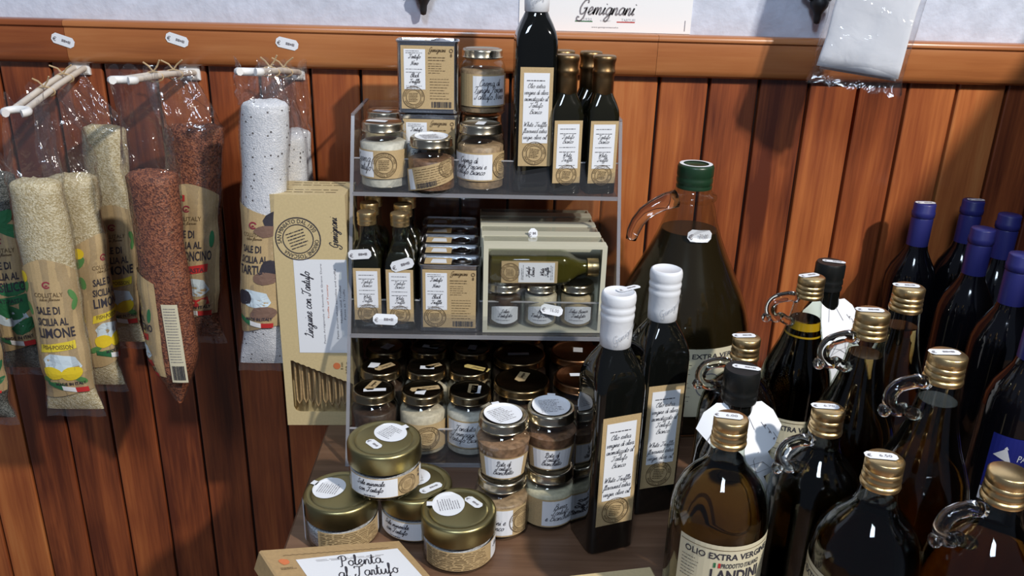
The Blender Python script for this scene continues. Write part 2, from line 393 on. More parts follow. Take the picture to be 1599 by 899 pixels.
def type_mesh(txt, bold=0, shear=0):
    k = (txt, bold, shear)
    if k not in _type:
        c = bpy.data.curves.new('t','FONT'); c.body = txt; c.resolution_u = 2; c.offset = bold; c.shear = shear; c.fill_mode = 'FRONT'
        o = bpy.data.objects.new('t', c); me = bpy.data.meshes.new_from_object(o)
        vs = [(v.co.x, v.co.y) for v in me.vertices]; fs = [tuple(p.vertices) for p in me.polygons]
        bpy.data.objects.remove(o); bpy.data.curves.remove(c); bpy.data.meshes.remove(me)
        xs = [p[0] for p in vs] or [0,1]; ys = [p[1] for p in vs] or [0,1]
        _type[k] = (vs, fs, min(xs), max(xs), min(ys), max(ys))
    return _type[k]

class Ink:
    """flat print laid on a surface f(u,v,h)"""
    def __init__(s, f, lift=.0006, rot=0, at=(0,0)):
        s.f, s.h, s.m = f, lift, MB(); s.c, s.s = math.cos(math.radians(rot)), math.sin(math.radians(rot)); s.at = at
    def P(s, u, v): return s.f(s.at[0]+u*s.c-v*s.s, s.at[1]+u*s.s+v*s.c, s.h)
    def poly(s, pts):
        s.m.add([s.P(*p) for p in pts], [tuple(range(len(pts)))]); return s
    def rect(s, u0,v0,u1,v1, n=1, k=1):
        s.m.grid(lambda u,v: s.P(u,v), lin(u0,u1,n+1), lin(v0,v1,k+1)); return s
    def blob(s, cu, cv, ru, rv, n=14, wob=0, seed=0, rot=0):
        rr = random.Random(seed); c, q = math.cos(math.radians(rot)), math.sin(math.radians(rot)); pts = []
        for j in range(n):
            a = 2*PI*j/n; k = 1+wob*(rr.random()*2-1); x, y = ru*k*math.cos(a), rv*k*math.sin(a); pts.append((cu+x*c-y*q, cv+x*q+y*c))
        mid = [((p[0]+cu)/2,(p[1]+cv)/2) for p in pts]
        s.m.add([s.P(cu,cv)]+[s.P(*p) for p in mid]+[s.P(*p) for p in pts], [(0,1+j,1+(j+1)%n) for j in range(n)]+[(1+j,n+1+j,n+1+(j+1)%n,1+(j+1)%n) for j in range(n)]); return s
    def quad(s, a, b, c, d, n=8, k=2):
        """four-cornered patch that follows the surface"""
        L = lambda p, q, t: (p[0]+(q[0]-p[0])*t, p[1]+(q[1]-p[1])*t)
        s.m.grid(lambda u,v: s.P(*L(L(a,b,u),L(d,c,u),v)), lin(0,1,n+1), lin(0,1,k+1)); return s
    def line(s, pts, w):
        L, R = [], []
        for i, p in enumerate(pts):
            a, b = pts[max(i-1,0)], pts[min(i+1,len(pts)-1)]; dx, dy = b[0]-a[0], b[1]-a[1]; l = math.hypot(dx,dy) or 1
            nx, ny = -dy/l*w/2, dx/l*w/2; L.append(s.P(p[0]+nx,p[1]+ny)); R.append(s.P(p[0]-nx,p[1]-ny))
        n = len(pts); s.m.add(L+R, [(i,i+1,n+i+1,n+i) for i in range(n-1)]); return s
    def ring(s, cu, cv, r, w, n=40, a0=0, a1=360):
        return s.line([(cu+r*math.cos(math.radians(a0+(a1-a0)*i/n)), cv+r*math.sin(math.radians(a0+(a1-a0)*i/n))) for i in range(n+1)], w)
    def pen(s, txt, cu, cv, xh, w, maxw=None, slant=.28, align='c', wscale=1):
        lines, tot = pen_lines(txt); k = xh*wscale
        if maxw and tot*k > maxw: k = maxw/tot
        x0 = cu - tot*k/2 if align == 'c' else cu
        for l in lines: s.line([(x0+x*k+slant*y*xh, cv+y*xh) for x, y in l], w)
        return s
    def type(s, txt, cu, cv, hgt, width=None, bold=0, shear=0, align='c', arc=None):
        vs, fs, x0, x1, y0, y1 = type_mesh(txt, bold, shear)
        k = hgt/(y1-y0); kx = (width/(x1-x0)) if width else k; w = (x1-x0)*kx
        ox = cu - w/2 if align == 'c' else cu
        pts = [(ox+(x-x0)*kx, cv-hgt/2+(y-y0)*k) for x, y in vs]
        if arc:     # (radius, centre angle): bend the line of type round a circle
            R, A = arc; q = []
            for x, y in pts:
                a = math.radians(A) - (x-cu)/R; q.append((cu+(R+y-cv)*math.cos(a), cv+(R+y-cv)*math.sin(a)))
            pts = q
        s.m.add([s.P(*p) for p in pts], fs); return s
    def rows(s, u0, u1, vtop, vbot, n, w, seed=0, ragged=.25):
        """small print too fine to read: rows of word-long dashes"""
        rr = random.Random(seed)
        for i in range(n):
            v = vtop+(vbot-vtop)*i/max(n-1,1); u = u0; end = u1-(u1-u0)*ragged*rr.random()
            while u < end:
                l = min((u1-u0)*(.06+.16*rr.random()), end-u)
                s.line([(u,v),(u+l,v)], w*(.7+.5*rr.random())); u += l+(u1-u0)*.03
        return s
    def bars(s, u0,v0,u1,v1, seed=0):
        rr = random.Random(seed); u = u0
        while u < u1:
            w = (u1-u0)*(.012+.03*rr.random()); s.rect(u,v0,min(u+w,u1),v1); u += w+(u1-u0)*(.012+.025*rr.random())
        return s
    def build(s, name, mat, parent, label=None):
        me = s.m.mesh(name, mat, 0); o = bpy.data.objects.new(name, me); COL.objects.link(o); o.parent = parent
        if label: o['label'] = label
        return o
def sheet(name, mat, f, u0,v0,u1,v1, parent, nu=1, nv=1, lift=.0003, label=None):
    """a paper label"""
    return Ink(f, lift).rect(u0,v0,u1,v1,nu,nv).build(name, mat, parent, label)
def stamp(f, cu, cv, r, parent, lift=.0011, mat='ink_brown', fine=True, rot=0):
    k = Ink(f, lift, rot, (cu,cv)); w = r*.05
    k.ring(0,0,r,w,32); k.ring(0,0,r*.68,w*.8,28)
    k.type('SAN MINIATO DAL 1930', 0, 0, r*.19, 2.5*r, 0, arc=(r*.84,90))
    k.type('ORIGINE TOSCANA', 0, 0, r*.19, 2.0*r, 0, arc=(r*.84,-90))
    if fine: k.rows(-r*.45,r*.45,r*.36,-r*.36,6,w*.9,3,.2)
    return k.build('stamp', mat, parent)
def price(f, cu, cv, w, h, parent, rot=0, text='€ 6.00', lift=.0012, curl=0, name='price_tag'):
    """white price sticker with clipped corners"""
    g = (lambda u, v, hh=0: f(u, v, hh + curl*max(0,(u-cu)/w+.5)**2)) if curl else f
    a, b, c = w/2, h/2, h*.28
    k = Ink(g, lift, rot, (cu,cv)); n = 4
    out = [(-a+c,-b)]+[(x,-b) for x in lin(-a+c,a-c,n)[1:]]+[(a,-b+c),(a,b-c)]+[(x,b) for x in lin(a-c,-a+c,n)]+[(-a,b-c),(-a,-b+c)]
    k.poly(out); o = k.build(name, 'paper', parent)
    t = Ink(g, lift+.0004, rot, (cu,cv))
    if text:
        t.type(text[0], -a*.72, -b*.15, h*.42, bold=.01)
        if len(text) > 1: t.type(text[1:].strip(), a*.28, 0, h*.36, w*.38)
    else: t.type('€', -a*.72, -b*.15, h*.42, bold=.01); t.rows(-a*.1,a*.7,0,0,1,h*.22,5,.1)
    t.build('print', 'ink_soft', o)
    return o

# ================================================================ the setting
def struct(name, mb, mat, parent=None, smooth=0, label=None):
    o = mb.build(name, mat, parent, smooth)
    if not parent: o['kind'] = 'structure'
    if label: o['label'] = label
    return o
wall = struct('wall_back', MB().box(-1.5,1.6,.012,.10,-.75,1.5), 'plaster', label='white rough plaster wall above the wooden panelling')
struct('backing_board', MB().box(-1.5,1.6,.0107,.0118,-.75,.50), 'groove', wall)
struct('floor', MB().box(-1.5,1.6,-3.4,.10,-.80,-.75), 'floor')
# the panelling: every board a piece of its own
def plank_mesh(w):
    h, b = w/2-.0021, .0022
    m = MB(); sec = [(-h,.0105),(-h,.0020),(-h+.0006,.0008),(-h+b,0),(h-b,0),(h-.0006,.0008),(h,.0020),(h,.0105)]
    return m.rings([[(x,y,z) for x, y in sec] for z in (-.74,.486)], False, False).mesh('plank', 'plank', 0)
edges = [-.6495-.0763*k for k in range(11,0,-1)]+[-.6495+.0761*k for k in range(6)]+[-.2691+.0749*k for k in range(1,7)]+[.2555+.0764*k for k in range(0,14)]
pm1, pm2, pm3 = plank_mesh(.0763), plank_mesh(.0749), plank_mesh(.0764)
for a, b in zip(edges, edges[1:]):
    o = bpy.data.objects.new('plank', pm2 if abs(b-a-.0749) < .0004 else pm1); COL.objects.link(o); o.parent = wall; o.location = ((a+b)/2,0,0)
rail = thing('trim_1', None, None); rail['kind'] = 'structure'; rail['label'] = 'wooden dado rail capping the panelling'
def rail_board(x0, x1):
    sec = [(.012,.481),(-.010,.481),(-.0155,.485),(-.0175,.492),(-.0175,.526),(-.0165,.531),(-.020,.5335),(-.020,.5385),(-.0165,.5415),(.012,.5415)]
    o = MB().rings([[(x-(x0+x1)/2,y,z) for y, z in sec] for x in (x0,x0+.001,x1-.001,x1)]).build('rail_board', 'rail', rail, 50)
    o.location.x = (x0+x1)/2; return o
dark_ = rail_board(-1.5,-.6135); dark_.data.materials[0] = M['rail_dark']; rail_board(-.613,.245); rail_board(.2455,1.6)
# unseen panel added off the right edge to throw slanting shade on the panelling
shade_side = struct('shade_panel', MB().box(.98,1.02,-1.10,-.001,-.75,.88), 'groove')

tb = thing('display_table', 'dark brown wood-grain table carrying jars, bottles and the clear stand', 'table', (0,0,0))
t = MB().bbox(-.229,.965,-1.02,-.012,-.032,0,.003).build('tabletop', 'table', tb, 30)
t_ = MB().box(-.20,.94,-.99,-.04,-.11,-.0325).build('apron', 'table', tb, 0)
for x, y in ((-.19,-.06),(.91,-.06),(-.19,-.96),(.91,-.96)):
    MB().bbox(x-.025,x+.025,y-.025,y+.025,-.75,-.1105,.003).build('leg', 'table', tb, 30)

# ================================================================ clear display stand
X0, X1 = -.185, .179
yf = lambda z: -.3225 + .386*z
st = thing('display_stand', 'clear acrylic three tier display stand full of jars and bottles', 'display stand', (0,0,0))
for xa in (X0, X1-.004):
    p = [(yf(0),.0005),(yf(.438),.438),(-.016,.438),(-.016,.0005)]
    MB().rings([[(x,y,z) for y, z in p] for x in (xa, xa+.004)]).build('side_panel', 'acrylic', st, 0)
    e = MB(); d = .0008
    e.rings([[(xa-.0003,yf(0)-d,.0005),(xa+.0043,yf(0)-d,.0005),(xa+.0043,yf(0)+.0022,.0005),(xa-.0003,yf(0)+.0022,.0005)],
             [(xa-.0003,yf(.438)-d,.438),(xa+.0043,yf(.438)-d,.438),(xa+.0043,yf(.438)+.0022,.438),(xa-.0003,yf(.438)+.0022,.438)]])
    e.box(xa-.0003,xa+.0043,yf(.438),-.016,.4385,.4405)
    e.build('polished_edge', 'acrylic_edge', st, 0)
MB().box(X0+.0045,X1-.0045,-.0155,-.0125,.0005,.438).build('back_panel', 'acrylic', st, 0)
for z, lip in ((.338,.046),(.161,.046),(.0005,.045)):
    y = yf(z)+.003
    sh = MB().box(X0+.0042,X1-.0042,y+.003,-.016,z,z+.0038).build('shelf', 'acrylic_floor' if z > .01 else 'acrylic', st, 0)
    e = MB().box(X0+.0042,X1-.0042,y-.0035,y-.0005,z,z+.005)
    e.build('shelf_edge', 'acrylic_edge', sh, 0)
    yl = yf(z+lip)+.003
    lp = MB().rings([[(x,y,z+.0052),(x,y+.0025,z+.0052),(x,yl+.0025,z+lip),(x,yl,z+lip)] for x in (X0+.0042,X1-.0042)]).build('lip', 'acrylic', st, 0)
    MB().box(X0+.0042,X1-.0042,yl-.0004,yl+.0028,z+lip,z+lip+.0012).build('lip_edge', 'acrylic_glint', lp, 0)
lipf = plane((0,yf(.161)+.0025,.161), (1,0,0), Vector((0,.386,1)).normalized())
price(lipf, -.1355, .024, .033, .0145, st, -2, None, .0006)
price(lipf, .088, .040, .030, .0135, st, -10, '€ 16.00', .0006)
Z1, Z2, Z3 = .3425, .1655, .0048

# ================================================================ jars
def lid_top(r, h, z, rec=.0014):
    """twist-off lid from its rolled rim (z) up"""
    return [(r-.0015,z),(r+.0006,z+.0004),(r+.0008,z+.0016),(r,z+.0026),(r,z+h-.0030),(r-.0006,z+h-.0012),(r-.0020,z+h-.0001),(r-.0034,z+h),(r-.0046,z+h-.0006),(r-.0056,z+h-rec),(0,z+h-rec)]
def jar(name, label, h, R, rl, content, fill, loc, rz=0, group='truffle jars', lid='gold_pale', lidh=.0125, cat='jar', waist=0):
    """glass jar: body glass, contents up to fill (share of the body), twist lid"""
    t = thing(name, label, cat, loc, rz, group)
    b = h-lidh; sh = b-.013
    wf = lambda z: R*(1-waist*(1-min(1,z/(b*.75)))*.9) if waist else R
    prof = [(0,.002),(R*.6*(1-waist),.0016),(wf(0)-.006,0),(wf(0)-.0022,.0012),(wf(.004),.0045)]+[(wf(z),z) for z in lin(.01,sh,5)]+[(R-.0012,sh+.004),(rl+.0005,b-.0045),(rl-.003,b-.002),(rl-.003,b+.004)]
    MB().lathe(prof, 36).build('glass', 'glass', t, 60)
    zc = .003+(sh-.002)*fill; q = .0017
    MB().lathe([(0,.0035),(wf(0)-.008,.0033),(wf(.005)-q,.006)]+[(wf(z)-q,z) for z in lin(.01,zc-.002,4)]+[(R-q-.003,zc),(0,zc-.0005)], 32).build('contents', content, t, 60)
    L = MB().lathe([(rl-.003,b-.0005)]+lid_top(rl,lidh,b), 40).build('lid', lid, t, 40)
    t['rl'] = rl; return t, L
def disc_sticker(L, z, cu, cv, r, ang=0, tab=.008, seed=1, stretch=1, rim=(.0222,.0022), label='round white seal sticker'):
    """round white sticker on a lid with a tab that runs to the rim (and down the side)"""
    def f(u, v, h=0):      # the paper climbs the raised rim of the lid
        q = max(0,min(1,(math.hypot(u,v)-rim[0])/.0025+.6)); return Vector((u,v,z+h+rim[1]*q*q*(3-2*q)))
    k = Ink(f, .0005, ang, (cu,cv))
    for s0 in (0,): k.m.grid(lambda u,v: k.P(v*r*stretch*math.cos(u),v*r*math.sin(u)), lin(0,2*PI,33), (.02,.4,.75,.9,1))
    w = r*.42; end = tab
    k.m.grid(lambda u,v: k.P(u,v), (-w/2,w/2), lin(r*.85,r+end,7))
    o = k.build('seal_sticker', 'paper', L, label)
    tt = Ink(f, .0008, ang+12, (cu,cv)); tt.rows(-r*.6,r*.6,r*.6,-r*.6,9,r*.05,seed,.3); tt.build('fine_print', 'ink_soft', o)
    return o
def strip_label(L, z, cu, cv, l, w, rot, mat='kraft', mark=True, name='seal_strip'):
    f = plane((0,0,z), (1,0,0), (0,1,0)); k = Ink(f, .0005, rot, (cu,cv))
    k.poly([(-l/2,-w/2),(l/2,-w/2),(l/2,w/2),(-l/2,w/2),(-l/2-w*.25,0)]) if mark else k.rect(-l/2,-w/2,l/2,w/2)
    o = k.build(name, mat, L)
    if mark: Ink(f,.0008,rot,(cu,cv)).pen('Gemignani', l*.05, -w*.1, w*.22, w*.04, l*.6).build('lettering', 'ink_brown', o)
    return o
def jar_label(t, R, z0, z1, lines, phi=0, span=150, white=(-.62,.18), st_at=None, rot=0, fine=True, size=1.0, kraft='kraft', stR=None, waist=0):
    """kraft band round the jar with a white panel, handwriting and a round stamp; angles in shares of the half span"""
    f = cyl(R, (z0+z1)/2, phi, rot)
    if waist:      # the glass narrows towards the foot
        f0 = f; f = lambda u, v, h=0: (lambda p, w: Vector((p.x*w, p.y*w, p.z)))(f0(u,v,h), 1-waist*.9*max(0,1-((z0+z1)/2+v)/.0476))
    hs = math.radians(span/2)*R; hh = (z1-z0)/2
    lb = sheet('label', kraft, f, -hs,-hh,hs,hh, t, 22, 2, .0003)
    a, b = white[0]*hs, white[1]*hs
    if b > a: sheet('white_panel', 'paper', f, a,-hh*.90,b,hh*.90, lb, 10, 2, .0006)
    k = Ink(f, .0010); n = len(lines)
    for i, s in enumerate(lines):
        v = hh*(.62-1.24*(i+.5)/n)-.0005; xh = min(hh*.30*size, hh*1.0/n*.62*size)
        k.pen(s, (a+b)/2-xh*.4, v-xh*.4, xh, .00062, (b-a)*.86)
    if lines: k.build('lettering', 'ink', lb)
    if fine: Ink(f,.0010).rows(b+.004 if b > a else -hs*.9, hs*.93, hh*.75, -hh*.75, 8, .00055, 4).build('fine_print', 'ink_brown', lb)
    if st_at is not None: stamp(f, st_at*hs, 0, stR or hh*.86, lb, .0012)
    return lb, f, hs, hh

# ================================================================ bottles
def oil_label(t, half, w, z0, z1, lines, big=False, y=None):
    f = plane((0,-half,0)) if y is None else y
    lb = sheet('label', 'kraft', f, -w/2, z0, w/2, z1, t, 1, 1, .0004)
    H = z1-z0; mx = w*.11; pz = z0+H*.24
    sheet('white_panel', 'paper', f, -w/2+mx, pz, w/2-mx, z1-H*.055, lb, 1, 1, .0008)
    k = Ink(f, .0012); n = len(lines); top = z1-H*.13; bot = pz+H*.05
    for i, s in enumerate(lines):
        v = top+(bot-top)*i/(n-1)
        if s == '-': Ink.rows(k, -w*.30, w*.30, v, v, 1, H*.008, i, .1)
        elif s: k.pen(s, -w*.01, v-H*.008, H*(.024 if big else .034), H*.0033 if big else H*.0048, w*.72)
    k.build('lettering', 'ink', lb)
    stamp(f, 0, z0+H*.135, w*.36, lb, .0013, fine=True, rot=-8)
    return lb
BIG = ['-','Olio extra','vergine di oliva','aromatizzato al','Tartufo','Bianco','','White Truffle','flavoured extra','virgin olive oil']
SMALL = ['-','-','Tartufo','Bianco','-','-','White','Truffle','-']
NERO = ['-','-','Tartufo','Nero','-','-','Black','Truffle','-']

def big_square(label, loc, rz):
    t = thing('oil_bottle', label, 'bottle', loc, rz, 'tall dark square oil bottles')
    MB().sqloft([(.024,0,7),(.0275,.001,8),(.029,.004,9),(.029,.206,9),(.0286,.216,7),(.0268,.226,5),(.0228,.237,3.4),(.0185,.246,2.4),(.0160,.252,2),(.0155,.256,2),(.0155,.290,2)], 48).build('glass_body', 'dark_glass', t, 50)
    c = MB().lathe([(.0162,.2525),(.0168,.2530),(.0173,.266),(.0175,.283),(.0180,.2845),(.0183,.287),(.0180,.2895),(.0174,.291),(.0182,.293),(.0186,.2955),(.0182,.298),(.0175,.2995),(.0183,.3015),(.0187,.305),(.0185,.310),(.0176,.3130),(.0160,.3138),(.0150,.3128),(0,.3128)], 40).build('capsule', 'capsule_white', t, 60)
    f = cyl(.0176, .270, 14, 32); Ink(f,.0008).pen('Gemignani', 0, -.001, .0040, .0005).build('lettering', 'ink_light', c)
    oil_label(t, .029, .046, .040, .180, BIG, True)
    return t
m1 = big_square('nearest tall dark oil bottle, white capped, at the stand’s front right'.replace('’',"'"), (.1395,-.466,0), 19)
f_ = plane((0,0,.3135),(1,0,0),(0,1,0)); price(f_, .013,.004,.030,.010, m1, 14, None, .0006)
m2 = big_square('tall dark oil bottle with white capsule, second one behind and to the right', (.2045,-.392,0), 15)
m3 = big_square('tall dark oil bottle with white capsule standing on the stand top tier', (.0585,-.148,Z1), 4)
m3.scale = (.94,.94,.925)

def small_square(label, loc, rz, group, kind):
    t = thing('oil_bottle', label, 'bottle', loc, rz, group)
    hb = .0205
    if kind == 'screw':     # 0.16 high, clear glass neck, gold screw cap
        MB().sqloft([(.017,0,6),(.0195,.0008,7),(hb,.003,8),(hb,.092,8),(.0200,.098,6),(.0175,.106,4),(.0135,.114,2.6),(.0108,.122,2),(.0102,.128,2),(.0102,.146,2)], 36).build('glass_body', 'bottle_glass', t, 50)
        q = .0012
        MB().sqloft([(.017,.0022,6),(hb-q,.004,8),(hb-q,.092,8),(.0188,.098,6),(.0163,.106,4),(.0145,.1095,3)], 32).build('oil', 'dark_oil', t, 50)
        MB().lathe([(.0112,.1425),(.0124,.143),(.0126,.1445),(.0121,.146),(.0126,.1475),(.0126,.1495),(.0121,.151),(.0126,.1525,.0001),(.0127,.158,.0001),(.0120,.1596),(0,.1600)], 40).build('screw_cap', 'gold', t, 60)
        oil_label(t, hb, .036, .014, .088, SMALL)
    else:                   # 0.182 high, bronze capsule
        MB().sqloft([(.018,0,6),(.0205,.0008,7),(.0212,.003,8),(.0212,.106,8),(.0206,.113,6),(.0180,.122,4),(.0145,.131,2.6),(.0125,.138,2),(.012,.15,2)], 36).build('glass_body', 'dark_oil_glass', t, 50)
        MB().lathe([(.0136,.126),(.0142,.1265),(.0140,.152),(.0142,.158),(.0152,.1595),(.0152,.163),(.0143,.1645),(.0142,.172),(.0150,.1745),(.0156,.177),(.0154,.1805),(.0140,.182),(0,.1815)], 32).build('capsule', 'capsule_brown', t, 60)
        oil_label(t, .0212, .038, .016, .100, SMALL)
    return t
M['dark_oil'] = pm('dark_oil', (.012,.011,.005), .15)
M['dark_oil_glass'] = pm('dark_oil_glass', (.010,.0095,.005), .06, spec=.6)
s1 = small_square('small dark oil bottle with bronze capsule, front of the left pair on top tier', (.1010,-.160,Z1), 9, 'bronze capped bottles on the top tier', 'capsule')
dup(s1, 'small bronze capped oil bottle half hidden behind the left front one', (.1005,-.098,Z1), 3)
dup(s1, 'small dark oil bottle with bronze capsule, outermost right on top tier', (.1495,-.157,Z1), 8)
dup(s1, 'small bronze capped oil bottle half hidden behind the rightmost one', (.1375,-.105,Z1), 2)
a1 = small_square('gold capped oil bottle with price tag, front of the leftmost file on middle tier', (-.1595,-.2215,Z2), 1, 'gold screw cap bottles on the middle tier', 'screw')
P_ = plane((0,-.0205,0))
files = [(a1,0)]
b1 = dup(a1, 'gold capped oil bottle with slanting tag, front of the second file', (-.1155,-.2255,Z2), 0)
dup(a1, 'gold capped oil bottle, second in the leftmost file on middle tier', (-.1620,-.1765,Z2), 1)
dup(a1, 'gold capped oil bottle, rearmost in the leftmost file', (-.1620,-.1325,Z2), 1)
dup(a1, 'gold capped oil bottle, second in the file left of the tins', (-.1160,-.1805,Z2), 0)
dup(a1, 'gold capped oil bottle, rearmost in the file left of the tins', (-.1145,-.1365,Z2), 0)
price(P_, -.008, .1075, .030, .0135, a1, 4, None, .0015)
price(P_, .004, .0955, .031, .0150, b1, 18, None, .0015)

# ---- round oil bottles with gold cap and a glass ring handle
def round_bottle(label, loc, tall=False, handle=None, lab=None, k=1.0, cap='gold', price_rot=0, tag_=True, text='€ 6.00', oil='oil', band=False, group='round oil bottles with gold caps'):
    t = thing('oil_bottle', label, 'bottle', loc, 0, group)
    if tall: pr = [(.0435,.004),(.0450,.012),(.0455,.03),(.0455,.165),(.0447,.178),(.0415,.193),(.0350,.210),(.0285,.226),(.0235,.243),(.0198,.260),(.0175,.276),(.0162,.288),(.0158,.302)]; H = .318; cr = .0160; ch = .0275; fill = .272 if not band else .262
    else:    pr = [(.0435,.004),(.0450,.012),(.0455,.03),(.0455,.152),(.0447,.165),(.0418,.178),(.0362,.190),(.0285,.200),(.0218,.207),(.0178,.214),(.0158,.222),(.0150,.231),(.0148,.240)]; H = .257; cr = .0153; ch = .0265; fill = .216
    pr = [(r*k,z*k) for r, z in pr]; H *= k; cr *= k; fill *= k
    MB().lathe([(0,.002),(pr[0][0]-.008,.0015),(pr[0][0]-.003,.0004)]+pr, 48).build('glass_body', 'bottle_glass', t, 60)
    q = .0016; inner = [(r-q,z) for r, z in pr if z < fill]
    r1 = next(r0+(r2-r0)*(fill-z0)/(z2-z0) for (r0,z0),(r2,z2) in zip(pr,pr[1:]) if z0 <= fill <= z2)-q
    MB().lathe([(0,.0045),(pr[0][0]-.006,.0042)]+inner[1:]+[(r1,fill),(0,fill)], 48).build('oil', oil, t, 60)
    if band:    # painted glow: light through the thin neck put in as gold bands
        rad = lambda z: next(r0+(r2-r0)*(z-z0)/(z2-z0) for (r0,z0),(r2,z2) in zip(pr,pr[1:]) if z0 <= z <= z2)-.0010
        MB().lathe([(rad(z),z) for z in lin(fill-.0105,fill-.001,5)], 40).build('oil_glow_band', 'oil_glow', t, 60)
        MB().lathe([(rad(z),z) for z in lin(fill-.0190,fill-.0168,3)], 40).build('oil_glow_line', 'oil_glow', t, 60)
    ch *= k; c0 = H-ch; z_ = lambda q: c0+q*ch/.0325
    cp = MB().lathe([(cr*.90,c0),(cr*1.05,z_(.0004)),(cr*1.08,z_(.003)),(cr*1.06,z_(.0052)),(cr*.97,z_(.0064)),(cr*1.03,z_(.0080)),(cr*1.04,z_(.0115)),(cr*.97,z_(.0132)),(cr*1.02,z_(.0155)),(cr*1.02,z_(.0185)),(cr*.955,z_(.0200)),(cr,z_(.0215),.00030),(cr,z_(.0312),.00030),(cr*.965,H-.0006),(cr*.92,H),(0,H)], 96).build('screw_cap', cap, t, 60)
    if tag_:
        f = plane((0,0,H),(1,0,0),(0,1,0)); price(f, -.003, .002, cr*1.75, cr*.72, cp, price_rot, text, .0006)
    if handle is not None:
        a = math.radians(handle); d = Vector((-math.cos(a),-math.sin(a),0))     # towards the handle
        cx, cz, rr_ = (.0400,.2790,.0135) if tall else (.0375,.2120,.0140)
        pts = [(.0165,cz+.011),(.026,cz+.0145)]+[(cx+rr_*math.cos(w), cz+rr_*math.sin(w)) for w in lin(math.radians(90),math.radians(-110),9)]+[(cx-.010,cz-.0165),(cx-.0210,cz-.021)]; zt = (cx+.0165,cz-.0115)
        P = [d*(r*k)+Vector((0,0,z*k)) for r, z in pts]
        # smooth the path
        Q = []
        for i in range(len(P)-1):
            p0,p1,p2,p3 = P[max(i-1,0)],P[i],P[i+1],P[min(i+2,len(P)-1)]
            for u in (0,.33,.66): Q.append(.5*((2*p1)+(p2-p0)*u+(2*p0-5*p1+4*p2-p3)*u*u+(3*p1-p0-3*p2+p3)*u**3))
        Q.append(P[-1]); hd = MB().tube(Q, [.0066*k*(1-.12*i/len(Q)) for i in range(len(Q))], 10)
        e = d*(zt[0]*k)+Vector((0,0,zt[1]*k))
        hd.lathe([(0,-.0062*k),(.0045*k,-.0045*k),(.0062*k,0),(.0045*k,.0045*k),(0,.0062*k)], 12, Matrix.Translation(e))
        hd.build('handle', 'solid_glass', t, 180)
    if lab is not None:
        phi, full = lab; R = pr[2][0]; z0, z1 = ((.030,.138) if tall else (.022,.151)); z0 *= k; z1 *= k
        f = cyl(R, (z0+z1)/2, phi); hs = R*math.radians(66); hh = (z1-z0)/2
        lb = sheet('label', 'cream_label', f, -hs,-hh,hs,hh, t, 20, 1, .0004)
        bk = Ink(f,.0008)
        for s_ in (-1,1): bk.rect(-hs*.97,s_*hh*.93-.0003,hs*.97,s_*hh*.93+.0003,20,1)
        g = Ink(f,.0008); g.type('OLIO EXTRA VERGINE', -hs*.06, hh-.0115, .0068, hs*1.62, .02); g.type('DI OLIVA', hs*.87, hh-.0120, .0055, hs*.2, .01)
        if full:
            g.type('PRODOTTO ITALIANO', hs*.16, hh-.0212, .0052, hs*.74, .02)
            g.type('LANDINI', hs*.08, hh-.0320, .0125, hs*.92, .03)
            tag(Ink(f,.0008).rows(-hs*.92,-hs*.58,hh-.020,hh-.042,7,.0006,2).rows(hs*.66,hs*.94,hh-.022,hh-.040,5,.0005,3).rows(-hs*.4,hs*.5,-hh*.15,-hh*.6,6,.0006,5).build('small_print','ink',lb), kind='stuff')
            Ink(f,.0008).rect(-hs*.34,hh-.0238,-hs*.30,hh-.0186).build('flag_green','ink_green',lb); Ink(f,.0008).rect(-hs*.26,hh-.0238,-hs*.22,hh-.0186).build('flag_red','ink_red',lb)
        else: Ink(f,.0008).rows(-hs*.7,hs*.6,hh*.35,-hh*.6,7,.0006,6).build('small_print','ink',lb)
        g.build('lettering', 'ink', lb); bk.build('border', 'ink_brown', lb)
    return t
round_bottle('round oil bottle nearest of all, cream label with big capital lettering', (.222,-.628,0), lab=(6,True), price_rot=-12, oil='oil_lit')
round_bottle('squat round oil bottle with ring handle, right of the labelled front bottle', (.326,-.592,0), k=.965, handle=22, lab=(190,False), price_rot=-6, text='€ 6.70')
round_bottle('round oil bottle at the bottom edge between two handled ones', (.334,-.692,0), k=1.0, lab=(-72,False), price_rot=-9, text='€ 6.50')
round_bottle('round oil bottle cut by the right edge with untagged gold cap', (.420,-.722,0), k=1.03, handle=12, tag_=False)
round_bottle('tall long-necked oil bottle with clear ring handle, in the right foreground', (.413,-.617,0), True, handle=14, lab=(0,False), price_rot=0, text=None)
round_bottle('tall oil bottle with large ring handle standing behind the squat handled one', (.387,-.520,0), True, handle=18, lab=(2,False), price_rot=-4, text=None)
round_bottle('tall gold capped oil bottle behind the ring handled one, by the blue capsules', (.458,-.448,0), True, price_rot=-6, text=None)
round_bottle('oil bottle with yellow light painted on its oil in the clear neck', (.381,-.373,0), True, k=.945, handle=14, lab=(-12,False), price_rot=20, text=None, band=True, oil='oil_shaded')
round_bottle('gold capped oil bottle in front of the demijohn, mostly behind the black cap', (.291,-.440,0), k=.98, handle=10, price_rot=4, text=None)

